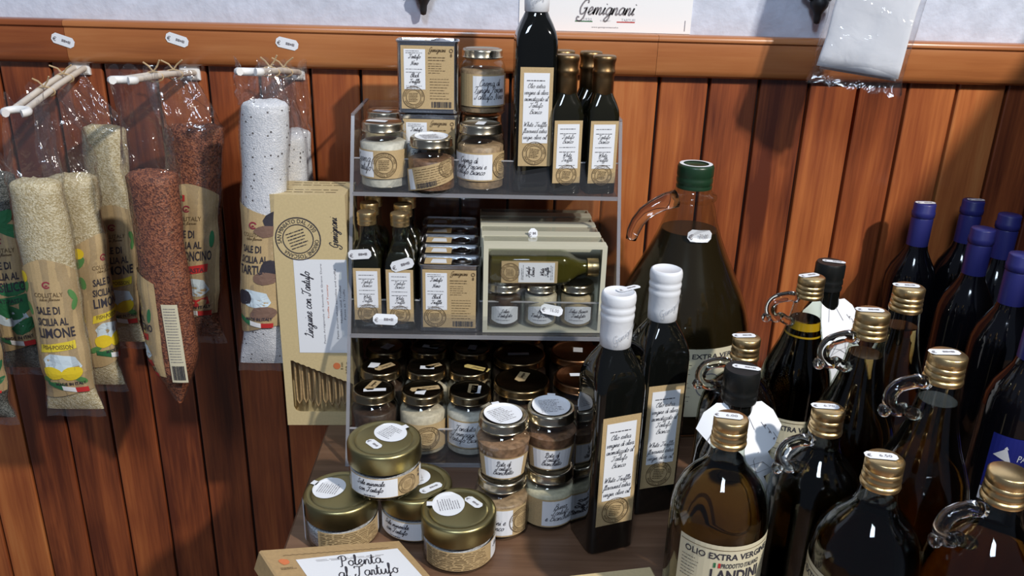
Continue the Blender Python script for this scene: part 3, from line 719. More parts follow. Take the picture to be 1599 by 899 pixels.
# ---- black capped bottles with a jug-shaped hang tag
def jug_tag(t, z, R, s=1.0, phi=0):
    """white hang tag cut like a jug with a bow; the bottle neck goes through its top"""
    half = [(0,.060),(.022,.058),(.034,.047),(.042,.030),(.030,.016),(.021,.012),(.026,.004),(.038,-.006),(.034,-.012),(.020,-.014),(.026,-.024),(.031,-.042),(.028,-.062),(.018,-.076),(0,-.080)]
    out = [(x*s,v*s) for x, v in half]+[(-x*s,v*s) for x, v in reversed(half[1:-1])]
    a = math.radians(phi); c, q = math.cos(a), math.sin(a)
    def f(u, v, h=0):
        # top folds back over the shoulder, lower part hangs in front of the body
        y = -(R+.0005) - h + (max(0,v-.012)*.62 if v > .012 else 0) + u*u*7.5
        zz = z + (v if v < .012 else .012+(v-.012)*.80)
        return Vector((u*c - y*q, u*q + y*c, zz))
    m = MB(); rows = []
    vv = [v for _, v in half]
    for i in range(len(half)-1):
        (xa,va),(xb,vb) = half[i],half[i+1]
        for e in lin(0,1,5)[:-1]:
            x, v = (xa+(xb-xa)*e)*s, (va+(vb-va)*e)*s
            rows.append([f(x*w, v) for w in lin(-1,1,13)])
    rows.append([f(w*.0001, half[-1][1]*s) for w in range(13)])
    m.rings(rows, False, False); o = m.build('hang_tag', 'paper', t, 60)
    k = Ink(f,.0007)
    def curve(pts): k.line([(x*s,v*s) for x, v in pts], .0006)
    for sg in (-1,1):
        curve([(0,0),(sg*.016,.003),(sg*.026,-.006),(sg*.012,-.008),(0,0)]); curve([(sg*.011,.014),(sg*.006,.006),(sg*.012,-.012),(sg*.022,-.035),(sg*.020,-.058),(sg*.010,-.072)])
        for i in range(3): curve([(sg*(.018+.006*i),.040-.006*i),(sg*(.022+.006*i),.033-.006*i)]); k.blob(sg*(.022+.004*i)*s,(.036-.007*i)*s,.0016,.0012,6)
        curve([(sg*.004,.052),(sg*.010,.034)])
    k.build('print', 'ink_soft', o)
    Ink(f,.0008,-78,(.008*s,-.05*s)).pen('Rosso', 0, 0, .0055*s, .0006).build('lettering', 'ink_red', o)
    return o
def black_cap(label, loc, k, phi):
    t = thing('oil_bottle', label, 'bottle', loc, 0, 'black capped bottles with jug tags')
    pr = [(.034,.003),(.0375,.008),(.038,.02),(.038,.142),(.036,.160),(.030,.178),(.022,.193),(.0165,.205),(.0150,.215),(.0150,.235)]
    MB().lathe([(0,.002),(.03,.0005)]+[(r*k,z*k) for r, z in pr], 40).build('glass_body', 'dark_glass', t, 60)
    H = .256*k; c0 = H-.036; r = .0178
    cp = MB().lathe([(r*.85,c0),(r,c0+.0005),(r*1.03,c0+.004),(r*.97,c0+.0065),(r*1.03,c0+.009),(r*1.02,c0+.013),(r*.97,c0+.015),(r*1.02,c0+.0175,.0002),(r*1.02,H-.003,.0002),(r*.95,H),(0,H)], 60).build('screw_cap', 'cap_black', t, 60)
    f = plane((0,0,H),(1,0,0),(0,1,0)); price(f, .004, .001, .028, .009, cp, -18, None, .0006, 0)
    jug_tag(t, .165*k, .0385*k, 1.10, phi)
    return t
black_cap('black capped bottle wearing a white jug-shaped tag, behind the labelled front bottle', (.261,-.527,0), 1.0, 6)
black_cap('black capped bottle with jug tag at the back, behind the yellow-glow neck', (.438,-.288,0), 1.13, 16)

# ---- demijohn
M['demi_oil'] = pm('demi_oil', (.022,.014,.006), .12, spec=.6)
dj = thing('demijohn', 'big glass demijohn of dark oil with green screw cap and glass handle', 'demijohn', (.286,-.153,0))
pr = [(.090,.004),(.098,.014),(.101,.03),(.101,.135),(.0985,.155),(.092,.178),(.082,.204),(.070,.228),(.057,.254),(.0455,.280),(.0375,.302),(.0325,.322),(.0295,.330)]
MB().lathe([(0,.002),(.08,.0005)]+pr+[(.0290,.331),(.0325,.3335),(.0335,.337),(.0325,.3405),(.0265,.343),(.0245,.350),(.0245,.362)], 64).build('glass_body', 'bottle_glass', dj, 60)
fz = .290; ins = [(r-.0022,z) for r, z in pr if z < fz]
MB().lathe([(0,.006),(.084,.0055)]+ins[1:]+[(.0393,fz),(0,fz)], 64).build('oil', 'demi_oil', dj, 60)
cp = MB().lathe([(.0235,.349),(.0247,.3495),(.0250,.353),(.0240,.3555),(.0250,.358),(.0250,.363),(.0240,.365),(.0248,.367,.0003),(.0248,.379,.0003),(.0235,.3822),(.0215,.3826),(.0205,.3812),(0,.3812)], 72).build('screw_cap', 'cap_green', dj, 60)
Ink(plane((0,0,.3822),(1,0,0),(0,1,0)),.0008).ring(0,0,.0200,.0050,36).build('seal_ring', 'paper', cp)
price(cyl(.0445,.289,6), 0,.003,.034,.0175, dj, -3, '€ 70.00', .0012)
hp = [(-.024,-.004,.334),(-.040,-.007,.330),(-.055,-.010,.323),(-.068,-.012,.314),(-.077,-.013,.301),(-.082,-.0135,.288),(-.0845,-.0138,.276)]
MB().tube([Vector(p) for p in hp], [.0130,.0120,.0110,.0102,.0098,.0092,.0075], 12).build('handle', 'solid_glass', dj, 180)
f = cyl(.1015,.098,14); lb = sheet('label', 'cream_label', f, -.066,-.055,.066,.050, dj, 24, 1, .0005)
k = Ink(f,.0009); k.type('OLIO EXTRA VERGINE', 0,.039,.0075,.120,.02); k.rows(-.060,-.025,.026,-.030,9,.0007,3); k.rows(.03,.06,.026,-.030,9,.0007,4)
k.line([(-.064,-.053),(.064,-.053),(.064,.048),(-.064,.048),(-.064,-.053)],.0006); k.build('lettering','ink',lb)
Ink(f,.0010).ring(0,-.006,.018,.0016,36).build('crest','ink_soft',lb)

# ---- wine bottles with blue capsules
def wine(label, loc, H=.31):
    t = thing('wine_bottle', label, 'bottle', loc, 0, 'wine bottles with blue capsules')
    k = H/.31
    MB().lathe([(0,.004),(.030,.002),(.0345,.0005),(.0375,.004),(.038,.012),(.038,.178*k),(.0365,.194*k),(.0315,.210*k),(.0235,.224*k),(.0175,.236*k),(.0150,.248*k),(.0145,.29*k)], 40).build('glass_body', 'wine_glass', t, 60)
    cpsl = MB().lathe([(.0150,.238*k),(.0158,.2383*k),(.0158,.286*k),(.0150,.288*k),(.0166,.2895*k),(.0168,.297*k),(.0158,.2985*k),(.0158,.3085*k),(.0148,.310*k),(0,.310*k)], 32).build('capsule', 'capsule_blue', t, 60)
    return t, cpsl
w1, c1 = wine('blue capsuled wine bottle, leftmost, with white tag on top', (.664,-.068,0), .311)
price(plane((0,0,.3112),(1,0,0),(0,1,0)), 0,0,.030,.014, c1, 3, None, .0006)
w2, c2 = wine('blue capsuled wine bottle at the back, second from the left', (.745,-.056,0), .314)
price(plane((0,0,.3142),(1,0,0),(0,1,0)), .003,0,.026,.012, c2, 0, None, .0006)
wine('blue capsuled wine bottle in the middle, standing in front of its twin', (.684,-.194,0), .31)
wine('blue capsuled wine bottle just behind and right of the middle one', (.765,-.120,0), .31)
wine('blue capsuled wine bottle cut by the right edge of the picture', (.672,-.305,0), .31)
w6, c6 = wine('dark wine bottle with a blue label and white mountain emblem', (.612,-.452,0), .30)
f = cyl(.0382,.116,-8); lb = sheet('label','blue_label',f,-.036,-.034,.036,.036,w6,16,1,.0004)
Ink(f,.0010).quad((-.031,.010),(-.012,.004),(-.0185,.021),(-.0200,.021),6,4).quad((-.0215,.0205),(-.0170,.0205),(-.0190,.0240),(-.0196,.0240),3,2).build('emblem','ink_white',lb)
Ink(f,.0008).type('PASSO DI', .010,.012,.0085,.034,.012,.15).build('lettering','ink_white',lb)
sheet('white_band','paper',f,-.036,-.052,.036,-.035,w6,16,1,.0004)

# ================================================================ top tier: jars and tins
HJ = .090; RJ = .0325; RL = .0285
j, L = jar('truffle_jar', 'jar of white cream with a stamped kraft label, front left of top tier', HJ, RJ, RL, 'white_paste', .98, (-.1425,-.156,Z1), 0, 'jars on the top tier')
jar_label(j, RJ, .018,.056, ['Crema','Tartufo'], -2, 150, (-.95,-.22), .12, stR=.0165, fine=False)
strip_label(L, HJ-.0014, -.010,.004,.030,.013,-12,'paper',False)
j, L = jar('truffle_jar', 'jar half hidden behind the white cream jar on top tier', HJ, RJ, RL, 'beige_paste', .95, (-.150,-.068,Z1), 0, 'jars on the top tier')
strip_label(L, HJ-.0014, -.004,-.004,.026,.014,-18,'paper',False)
j, L = jar('truffle_jar', 'low jar of brown paste with a crooked barcode label, on top tier', .073, .0325, .0285, 'truffle_paste', .93, (-.0775,-.1685,Z1), 0, 'jars on the top tier')
lb, f, hs, hh = jar_label(j, .0325, .010,.040, [], -6, 140, (-.8,-.52), None, rot=14)
Ink(f,.0011).bars(-hs*.45,-hh*.9,hs*.25,-hh*.42,3).build('barcode','ink',lb)
stamp(f, hs*.75, hh*.3, .0125, lb, .0012)
disc_sticker(L, .0716, 0,.002,.0225,10,.004,seed=3)
j3, L = jar('truffle_jar', 'jar of mushroom cream right of the crooked-label jar, handwriting on white panel', HJ, RJ, RL, 'mushroom_paste', .96, (-.0115,-.1545,Z1), 0, 'jars on the top tier')
jar_label(j3, RJ, .017,.055, ['Crema di','Funghi Porcini e','Tartufo Bianco'], -4, 158, (-.98,.42), .80, stR=.0165, fine=False)
strip_label(L, HJ-.0014, 0,.003,.024,.012,80,'paper',False)
jb, L = jar('truffle_jar', 'jar at the back of top tier carrying another jar on its lid', HJ, RJ, RL, 'mushroom_paste', .96, (-.0115,-.082,Z1), 0, 'jars on the top tier')
jar_label(jb, RJ, .017,.055, [], 0, 150, (-.5,.5), None)
j4, L = jar('truffle_jar', 'upper jar of the back stack, next to the tin, lid against the rail', HJ, RJ, RL, 'mushroom_paste', .97, (-.0115,-.084,Z1+HJ+.0005), 0, 'jars on the top tier')
jar_label(j4, RJ, .014,.058, ['Crema di','Funghi Porcini','Tartufo Nero'], 22, 168, (-.52,.55), None)

def tin(label, loc, rz=0, tagp=None):
    t = thing('oil_tin', label, 'tin', loc, rz, 'rectangular oil tins')
    w, d, h, r = .0415, .0215, .0955, .008
    def ring(z, k):
        pts = []
        for cx, cy, a0 in ((w-r,d-r,0),(-w+r,d-r,90),(-w+r,-d+r,180),(w-r,-d+r,270)):
            for i in range(5):
                a = math.radians(a0+22.5*i); pts.append((cx+(r+k)*math.cos(a), cy+(r+k)*math.sin(a), z))
        return pts
    MB().rings([ring(0,-.001),ring(.0004,.0006),(ring(.0022,.0006)),ring(.0028,-.0006),ring(h-.0038,-.0006),ring(h-.003,.0008),ring(h-.0006,.0008),ring(h,0),ring(h,-.0014),ring(h-.0022,-.0022)]).build('can', 'steel', t, 40)
    kn = MB().lathe([(.013,h-.0022),(.0135,h-.0010),(.012,h-.0004),(.008,h-.0002),(.007,h+.0010),(0,h+.0012)], 28, Matrix.Translation((.016,0,0))).build('spout_plug', 'steel', t, 60)
    f = plane((0,-d+.0002,0)); lb = sheet('label', 'kraft', f, -.0355,.006,.0355,.089, t, 1,1,.0006)
    ft = plane((0,0,h-.0022),(1,0,0),(0,1,0))
    Ink(ft,.0005).rect(-.034,-.013,.002,.012).build('top_label','kraft',lb)
    Ink(ft,.0009).poly([(-.026,-.010),(-.004,-.010),(-.006,.006),(-.024,.006)]).build('white_flap','paper',lb)
    sheet('white_panel','paper',f,-.0315,.032,-.0030,.0845,lb,1,1,.0010)
    k = Ink(f,.0013); cx = -.0175
    for s, v in (('Tartufo',.0725),('Nero',.064),('Black',.048),('Truffle',.0405)): k.pen(s,cx,v,.0028,.0006,.024)
    k.rows(-.029,-.006,.082,.0795,2,.0006,2); k.rows(-.029,-.006,.0585,.0545,2,.0006,3); k.rows(-.029,-.006,.0365,.0345,2,.0005,4)
    k.build('lettering','ink',lb)
    g = Ink(f,.0012); g.pen('Gemignani',.013,.0815,.0030,.0006,.022); g.rows(.001,.028,.074,.0705,2,.0009,5); g.rows(.001,.030,.066,.054,5,.0005,6,.5); g.rows(.003,.031,.046,.020,8,.0006,7,.3)
    g.ring(.0315,.0830,.0022,.0010,14); g.blob(.0315,.0770,.0014,.0024,8); g.build('fine_print','ink_brown',lb)
    Ink(f,.0012).bars(.005,.008,.0325,.0160,9).build('barcode','ink',lb)
    stamp(f,-.0190,.0215,.0145,lb,.0013)
    return t
t1 = tin('lower oil tin of the stack on top tier, mostly behind the jars', (-.083,-.110,Z1), 0)
dup(t1, 'upper oil tin standing on another tin at the top of the stand', (-.0845,-.112,Z1+.0972), 1)
for i, y in enumerate((-.2245,-.1790,-.1330,-.0870,-.0410)):
    dup(t1, ['foremost oil tin of the row on the middle tier, label in full view','second oil tin of the middle tier row, right behind the foremost','third oil tin of the middle tier row, only its top showing','fourth oil tin of the middle tier row, only its top showing','rearmost oil tin of the middle tier row, in deep shade'][i], (-.0495-.0022*i,y,Z2), -1, 'oil tins on the middle tier')

# ================================================================ gift boxes
def gift_box(label, loc, full=False):
    t = thing('gift_box', label, 'gift box', loc, 1.5, 'gift boxes on the middle tier')
    w, d, h, e = .0815, .0430, .1240, .0022
    MB().box(-w,w,0,.019,h-e,h).box(-w,w,0,d,0,e).box(-w,-w+e,0,d,e,h-e).box(w-e,w,0,d,e,h-e).box(-w+e,w-e,d-e,d,e,h-e).build('carton','cream',t,0)
    MB().box(-w,-w+.0065,-.0008,0,0,h).box(w-.0065,w,-.0008,0,0,h).box(-w+.0065,w-.0065,-.0008,0,h-.004,h).box(-w+.0065,w-.0065,-.0008,0,0,.003).build('front_frame','cream',t,0)
    MB().box(-w+.005,w-.005,.0004,.0007,.003,h-.004).box(-w+.001,w-.001,.0192,d,h-.0008,h-.0004).build('clear_window','film_box',t,0)
    MB().box(-w+e,w-e,.012,d-e,e,h-.012).build('inner_tray','groove',t,0) if not full else None
    if not full: return t
    rz = math.radians(1.5); base = Vector(loc)
    def inside(x, y, z): return base + Vector((x*math.cos(rz)-y*math.sin(rz), x*math.sin(rz)+y*math.cos(rz), z))
    for i, (c, lines, lab_) in enumerate((('dark_paste',['Salsa','Tartufata'],'small jar of black truffle sauce, left of three in the front gift box'),('cream_paste',['Burro','Tartufo Bianco'],'small jar of pale butter, middle of three in the front gift box'),('beige_paste',['Salsa Bianca','Tartufata'],'small jar of beige sauce, right of three in the front gift box'))):
        R = .0235; q = thing('sauce_jar', lab_, 'jar', inside(-.0515+.0500*i,.0262,.0027), 1.5, 'small jars in the gift box')
        MB().lathe([(0,.001),(R-.004,.0005),(R,.004),(R,.044),(R-.003,.049),(R-.004,.056)],28).build('glass','glass',q,60)
        MB().lathe([(0,.003),(R-.006,.0028),(R-.0015,.006),(R-.0015,.0435),(R-.004,.0465),(0,.047)],28).build('contents',c,q,60)
        MB().lathe(lid_top(.0225,.011,.0515),32).build('lid','gold_pale',q,40)
        f = cyl(R,.0215); m = MB()
        rows = [[f(u*.0205,s*.0130*math.sqrt(1-.55*u*u),.0005) for s in (-1,-.3,.3,1)] for u in lin(-.96,.96,11)]
        lbo = m.rings(rows,False,False).build('label','paper',q,0)
        k = Ink(f,.0009)
        for jx, s in enumerate(lines): k.pen(s,0,.0035-.0065*jx,.0026,.00055,.031)
        k.rows(-.012,.012,-.0075,-.0075,1,.0006,2); k.build('lettering','ink',lbo)
    # the little oil bottle lying across the jars
    q = thing('oil_bottle', 'little clear oil bottle lying on the jars inside the front gift box', 'bottle', inside(-.0755,.0255,.0652+.0205), 1.5)
    R4 = Matrix.Rotation(PI/2,4,'Y') @ Matrix.Rotation(PI/2,4,'Z')
    def sq(prof, seg=32):
        m = MB(); m.sqloft(prof,seg); m.v = [tuple(R4 @ Vector((p[0]*1.03,p[1]*1.03,p[2]*1.10))) for p in m.v]; return m
    sq([(.017,0,6),(.0190,.0008,7),(.0200,.003,8),(.0200,.090,8),(.0190,.097,6),(.0165,.104,4),(.0125,.111,2.6),(.0108,.118,2),(.0102,.132,2)]).build('glass_body','bottle_glass',q,50)
    sq([(.0160,.003,6),(.0185,.005,8),(.0185,.090,8),(.0175,.097,6),(.0150,.104,4),(.0110,.111,2.6),(.0093,.118,2),(.0090,.126,2)]).build('oil','pale_oil',q,50)
    MB().lathe([(.0115,.1345),(.0127,.135),(.0124,.138),(.0129,.1395),(.0124,.1415),(.0129,.143),(.0127,.1500),(0,.1505)],32,R4).build('screw_cap','gold',q,60)
    f = plane((.004,-.0208,0),(1,0,0),(0,0,1))
    lb = sheet('label','kraft',f,.014,-.0155,.089,.0155,q,1,1,.0004)
    Ink(f,.0008).rect(.037,-.0145,.085,.0135).build('white_panel','paper',lb)
    g = Ink(f,.0011,90,(.061,0))
    for s, v in (('Tartufo',-.010),('Bianco',-.0040),('White',.009),('Truffle',.0150)): g.pen(s,0,-v-.001,.0026,.0006,.022)
    g.rows(-.011,.011,.020,.018,2,.0006,2); g.rows(-.011,.011,-.019,-.021,2,.0005,3); g.build('lettering','ink',lb)
    stamp(f,.0255,0,.0125,lb,.0012,rot=90)
    return t

gb = gift_box('foremost gift box, three small jars and a lying oil bottle behind its clear front', (.0765,-.2445,Z2), True)
g1 = gift_box('second gift box, right behind the foremost one', (.0735,-.1995,Z2))
dup(g1, 'third gift box of the row, behind the one with a price tag', (.0715,-.1525,Z2))
dup(g1, 'rearmost gift box of the row, in the shade of the top tier', (.0705,-.1060,Z2))
price(plane((0,-.0010,.124),(1,0,0),Vector((0,.35,1)).normalized()), -.012,.003,.012,.014, g1, 4, None, .0008)

# ================================================================ bottom tier: jars in files
def low_jar(label, loc, content, lid, rz=0, strips=(), h=.090, R=.0325, rl=.0285, group='jars in files on the bottom tier'):
    t, L = jar('truffle_jar', label, h, R, rl, content, .97, loc, rz, group, lid)
    for a in strips: strip_label(L, h-.0014, *a)
    return t
K, Pp = 'kraft', 'paper'
B = Z3
low_jar('dark jar in front left corner of bottom tier, tan seal and tag on lid', (-.1505,-.2770,B), 'dark_paste','lid_dark',0,[(-.002,.010,.026,.013,70,K),(.002,-.004,.030,.008,6,Pp,False)])
low_jar('second jar of the left file on bottom tier, white tag beside tan seal', (-.1490,-.2105,B), 'dark_paste','lid_dark',0,[(.006,0,.028,.012,40,K),(-.010,.003,.016,.014,80,Pp,False)])
low_jar('third jar of the left file on bottom tier', (-.1510,-.1440,B), 'dark_paste','lid_dark',0,[(.004,0,.018,.014,60,Pp,False)])
low_jar('rearmost jar of the left file on bottom tier', (-.1480,-.0775,B), 'dark_paste','lid_dark')
q = low_jar('beige jar with stamped label, front of the second file on bottom tier', (-.0845,-.2775,B), 'cream_paste','lid_dark',0,[(.006,.003,.042,.011,14,K),(-.002,-.007,.015,.013,80,Pp,False)])
jar_label(q, .0325, .012,.052, [], 18, 110, (-.98,-.7), -.05, fine=False, stR=.0170)
low_jar('second jar of the second file on bottom tier, pale contents', (-.0840,-.2100,B), 'cream_paste','lid_dark',0,[(.010,.004,.022,.010,30,K),(.001,-.002,.020,.010,0,Pp,False)])
low_jar('third jar of the second file on bottom tier', (-.0850,-.1430,B), 'beige_paste','lid_dark',0,[(.002,0,.024,.010,-14,Pp,False),(.012,.004,.02,.010,20,K)])
low_jar('rearmost jar of the second file on bottom tier', (-.0810,-.0765,B), 'beige_paste','lid_dark')
q = low_jar('pale cheese cream jar with bluish label, front of the third file', (-.0205,-.2770,B), 'white_paste','lid_dark',0,[(.004,.004,.024,.013,86,K),(.008,.001,.022,.013,86,Pp,False)])
jar_label(q, .0325, .016,.058, ['Fonduta','Formaggi e','Tartufo Bianco'], -2, 130, (-.85,.70), None, fine=False)
low_jar('second jar of the third file, yellow seal hanging over its lid rim', (-.0235,-.2100,B), 'beige_paste','lid_dark',0,[(.012,-.002,.036,.011,-24,'ink_yellow_kraft')])
low_jar('third jar of the third file on bottom tier', (-.0220,-.1430,B), 'beige_paste','lid_dark',0,[(.002,0,.016,.012,80,Pp,False)])
low_jar('rearmost jar of the third file on bottom tier', (-.0190,-.0765,B), 'beige_paste','lid_dark')
low_jar('wide jar with one short tan seal on its brown-gold lid, on bottom tier', (.0515,-.2380,B), 'dark_paste','lid_bronze_dark',0,[(.001,.012,.026,.015,70,K)],.085,.0415,.039,'wide jars on the bottom tier')
low_jar('wide jar behind the one with the short tan seal', (.0510,-.1530,B), 'dark_paste','lid_bronze_dark',0,[(-.002,0,.032,.008,4,Pp,False)],.085,.0415,.039,'wide jars on the bottom tier')
low_jar('wide jar deepest in the fourth file of bottom tier', (.0530,-.0680,B), 'dark_paste','lid_bronze_dark',0,[],.085,.0415,.039,'wide jars on the bottom tier')
low_jar('wide bronze-lidded jar half behind the nearest tall bottle, long white tag', (.1355,-.2240,B), 'dark_paste','lid_bronze',0,[(.002,.006,.034,.009,4,Pp,False)],.085,.0405,.038,'wide jars on the bottom tier')
low_jar('wide reddish bronze lidded jar in the second row, far right', (.1360,-.1400,B), 'dark_paste','lid_bronze',0,[(.004,.004,.016,.014,84,Pp,False)],.085,.0405,.038,'wide jars on the bottom tier')
low_jar('wide jar at the far right back of bottom tier', (.1360,-.0570,B), 'dark_paste','lid_bronze',0,[],.085,.0405,.038,'wide jars on the bottom tier')

# ================================================================ jars on the table in front
G = 'jars stacked in front of the stand'
p, L = jar('truffle_jar', 'lower jar of the left front stack, mushroom cream with half-seen lettering', .076, .0325, .0285, 'mushroom_paste', .93, (.0215,-.4455,0), 0, G)
jar_label(p, .0325, .008,.046, ['Crema di','Funghi Porcini e','Tartufo Bianco'], -22, 165, (-.8,.55), .82, fine=False, stR=.0165)
p, L = jar('truffle_jar', 'upper jar of the left front stack, brown pate under a round white lid sticker', .076, .0325, .0285, 'pate_paste', .95, (.0220,-.4440,.0765), 0, G, waist=.22)
jar_label(p, .0325, .006,.036, ['Paté di','Tartufo','Bianchetto'], 2, 125, (-.74,.74), None, fine=False, size=1.1, waist=.22)
disc_sticker(L, .0746, -.001,.001,.0222,22,.004,seed=6)
p, L = jar('truffle_jar', 'lower jar of the right front stack, pale butter with handwriting label', .076, .0325, .0285, 'butter_paste', .97, (.0785,-.4265,0), 0, G)
jar_label(p, .0325, .008,.046, ['Burro','Tartufo','e Bianchetto'], 14, 170, (-.35,.62), None)
p, L = jar('truffle_jar', 'upper jar of the right front stack, reddish brown pate by the tall bottle', .076, .0325, .0285, 'truffle_paste', .95, (.0775,-.4245,.0765), 0, G, waist=.22)
jar_label(p, .0325, .006,.036, ['Paté di','Tartufo','Bianchetto'], 4, 125, (-.74,.74), None, fine=False, size=1.1, waist=.22)
disc_sticker(L, .0746, .000,.002,.0225,-4,.004,seed=8)

def salt_jar(label, loc, rz, tilt=None):
    t = thing('salt_jar', label, 'jar', loc, rz, 'truffle salt jars', tilt)
    R, h = .0415, .060
    MB().lathe([(0,.002),(R-.010,.0016),(R-.005,.0002),(R-.001,.0025),(R,.006),(R,.031),(R-.001,.035),(R-.0030,.0385),(R-.0030,.043)], 44).build('glass','glass',t,60)
    MB().lathe([(0,.0035),(R-.008,.0035),(R-.002,.007),(R-.0018,.027),(R-.006,.0292),(R*.5,.0275),(0,.0285)], 40).build('contents','salt_white',t,60)
    r = .0425
    L = MB().lathe([(r-.002,.0365),(r-.0004,.0362),(r,.0372),(r,.0565),(r-.0008,.0588),(r-.0028,.0600),(r-.0065,.0600),(r-.0085,.0592),(r-.0095,.0586),(r-.0110,.0592),(r-.0118,.0594),(0,.0594)], 56).build('lid','lid_olive',t,50)
    return t, L, R
def salt_label(t, R, phi, mode):
    f = cyl(R, .0195, phi); hs = R*math.radians(72); hh = .0125
    lb = sheet('label', 'kraft', f, -hs,-hh,hs,hh, t, 22,1,.0003)
    if mode == 'front':
        sheet('white_panel','paper',f,-hs*.95,-hh*.92,hs*.20,hh*.92,lb,14,1,.0006)
        k = Ink(f,.0010); k.pen('Sale minerale',-hs*.40,.0035,.0033,.0007,hs*1.02); k.pen('con Tartufo',-hs*.40,-.0045,.0033,.0007,hs*.9); k.rows(-hs*.55,-hs*.2,-.0098,-.0098,1,.0012,2); k.build('lettering','ink',lb)
        stamp(f,hs*.44,0,.0115,lb,.0011); Ink(f,.001).ring(hs*.80,.008,.0016,.0008,12).blob(hs*.80,.002,.0012,.002,8).build('mark','ink',lb)
        sheet('white_end','paper',f,hs*.86,-hh*.92,hs*.99,hh*.92,lb,3,1,.0006)
    else:
        sheet('white_panel','paper',f,hs*.62,-hh*.92,hs*.98,hh*.92,lb,6,1,.0006)
        k = Ink(f,.0010); k.pen('Sale',hs*.80,.002,.0033,.0007,hs*.3); k.build('lettering','ink',lb)
        Ink(f,.0010).rows(-hs*.93,hs*.52,hh*.82,-hh*.82,10,.0008,4,.15).build('fine_print','ink_brown',lb)
t, L, R = salt_jar('salt jar resting on top of two others, olive-gold lid, label facing front', (-.1150,-.4480,.0615), 0)
salt_label(t,R,12,'front'); disc_sticker(L,.0594,.006,.012,.0182,-52,.005,rim=(.030,.0009),seed=11,stretch=1.15); price(plane((0,0,.0594),(1,0,0),(0,1,0)),-.010,-.013,.0225,.0115,L,-48,None,.0005)
t, L, R = salt_jar('lower left salt jar with white strip down its side', (-.1650,-.4640,0), 0)
salt_label(t,R,42,'back'); disc_sticker(L,.0594,-.014,.006,.0182,64,.006,rim=(.030,.0009),seed=12,stretch=1.15)
fs = cyl(.0428,.042,-68); Ink(fs,.0006).rect(-.0045,-.036,.0045,.018,2,6).build('side_strip','paper',t,'white paper seal strip')
t, L, R = salt_jar('lower right salt jar of the pile, partly under the top one', (-.0795,-.4440,0), 0)
salt_label(t,R,-2,'front'); disc_sticker(L,.0594,-.004,.010,.0182,10,.005,rim=(.030,.0009),seed=13,stretch=1.1); price(plane((0,0,.0594),(1,0,0),(0,1,0)),.018,-.012,.029,.0115,L,38,None,.0005)
t, L, R = salt_jar('salt jar standing alone in front, back label turned to the viewer', (-.0275,-.4950,0), 0)
salt_label(t,R,16,'back'); disc_sticker(L,.0594,-.012,.008,.0185,92,.006,rim=(.030,.0009),seed=14,stretch=1.2); price(plane((0,0,.0594),(1,0,0),(0,1,0)),.0165,.012,.0245,.0115,L,-48,None,.0005)

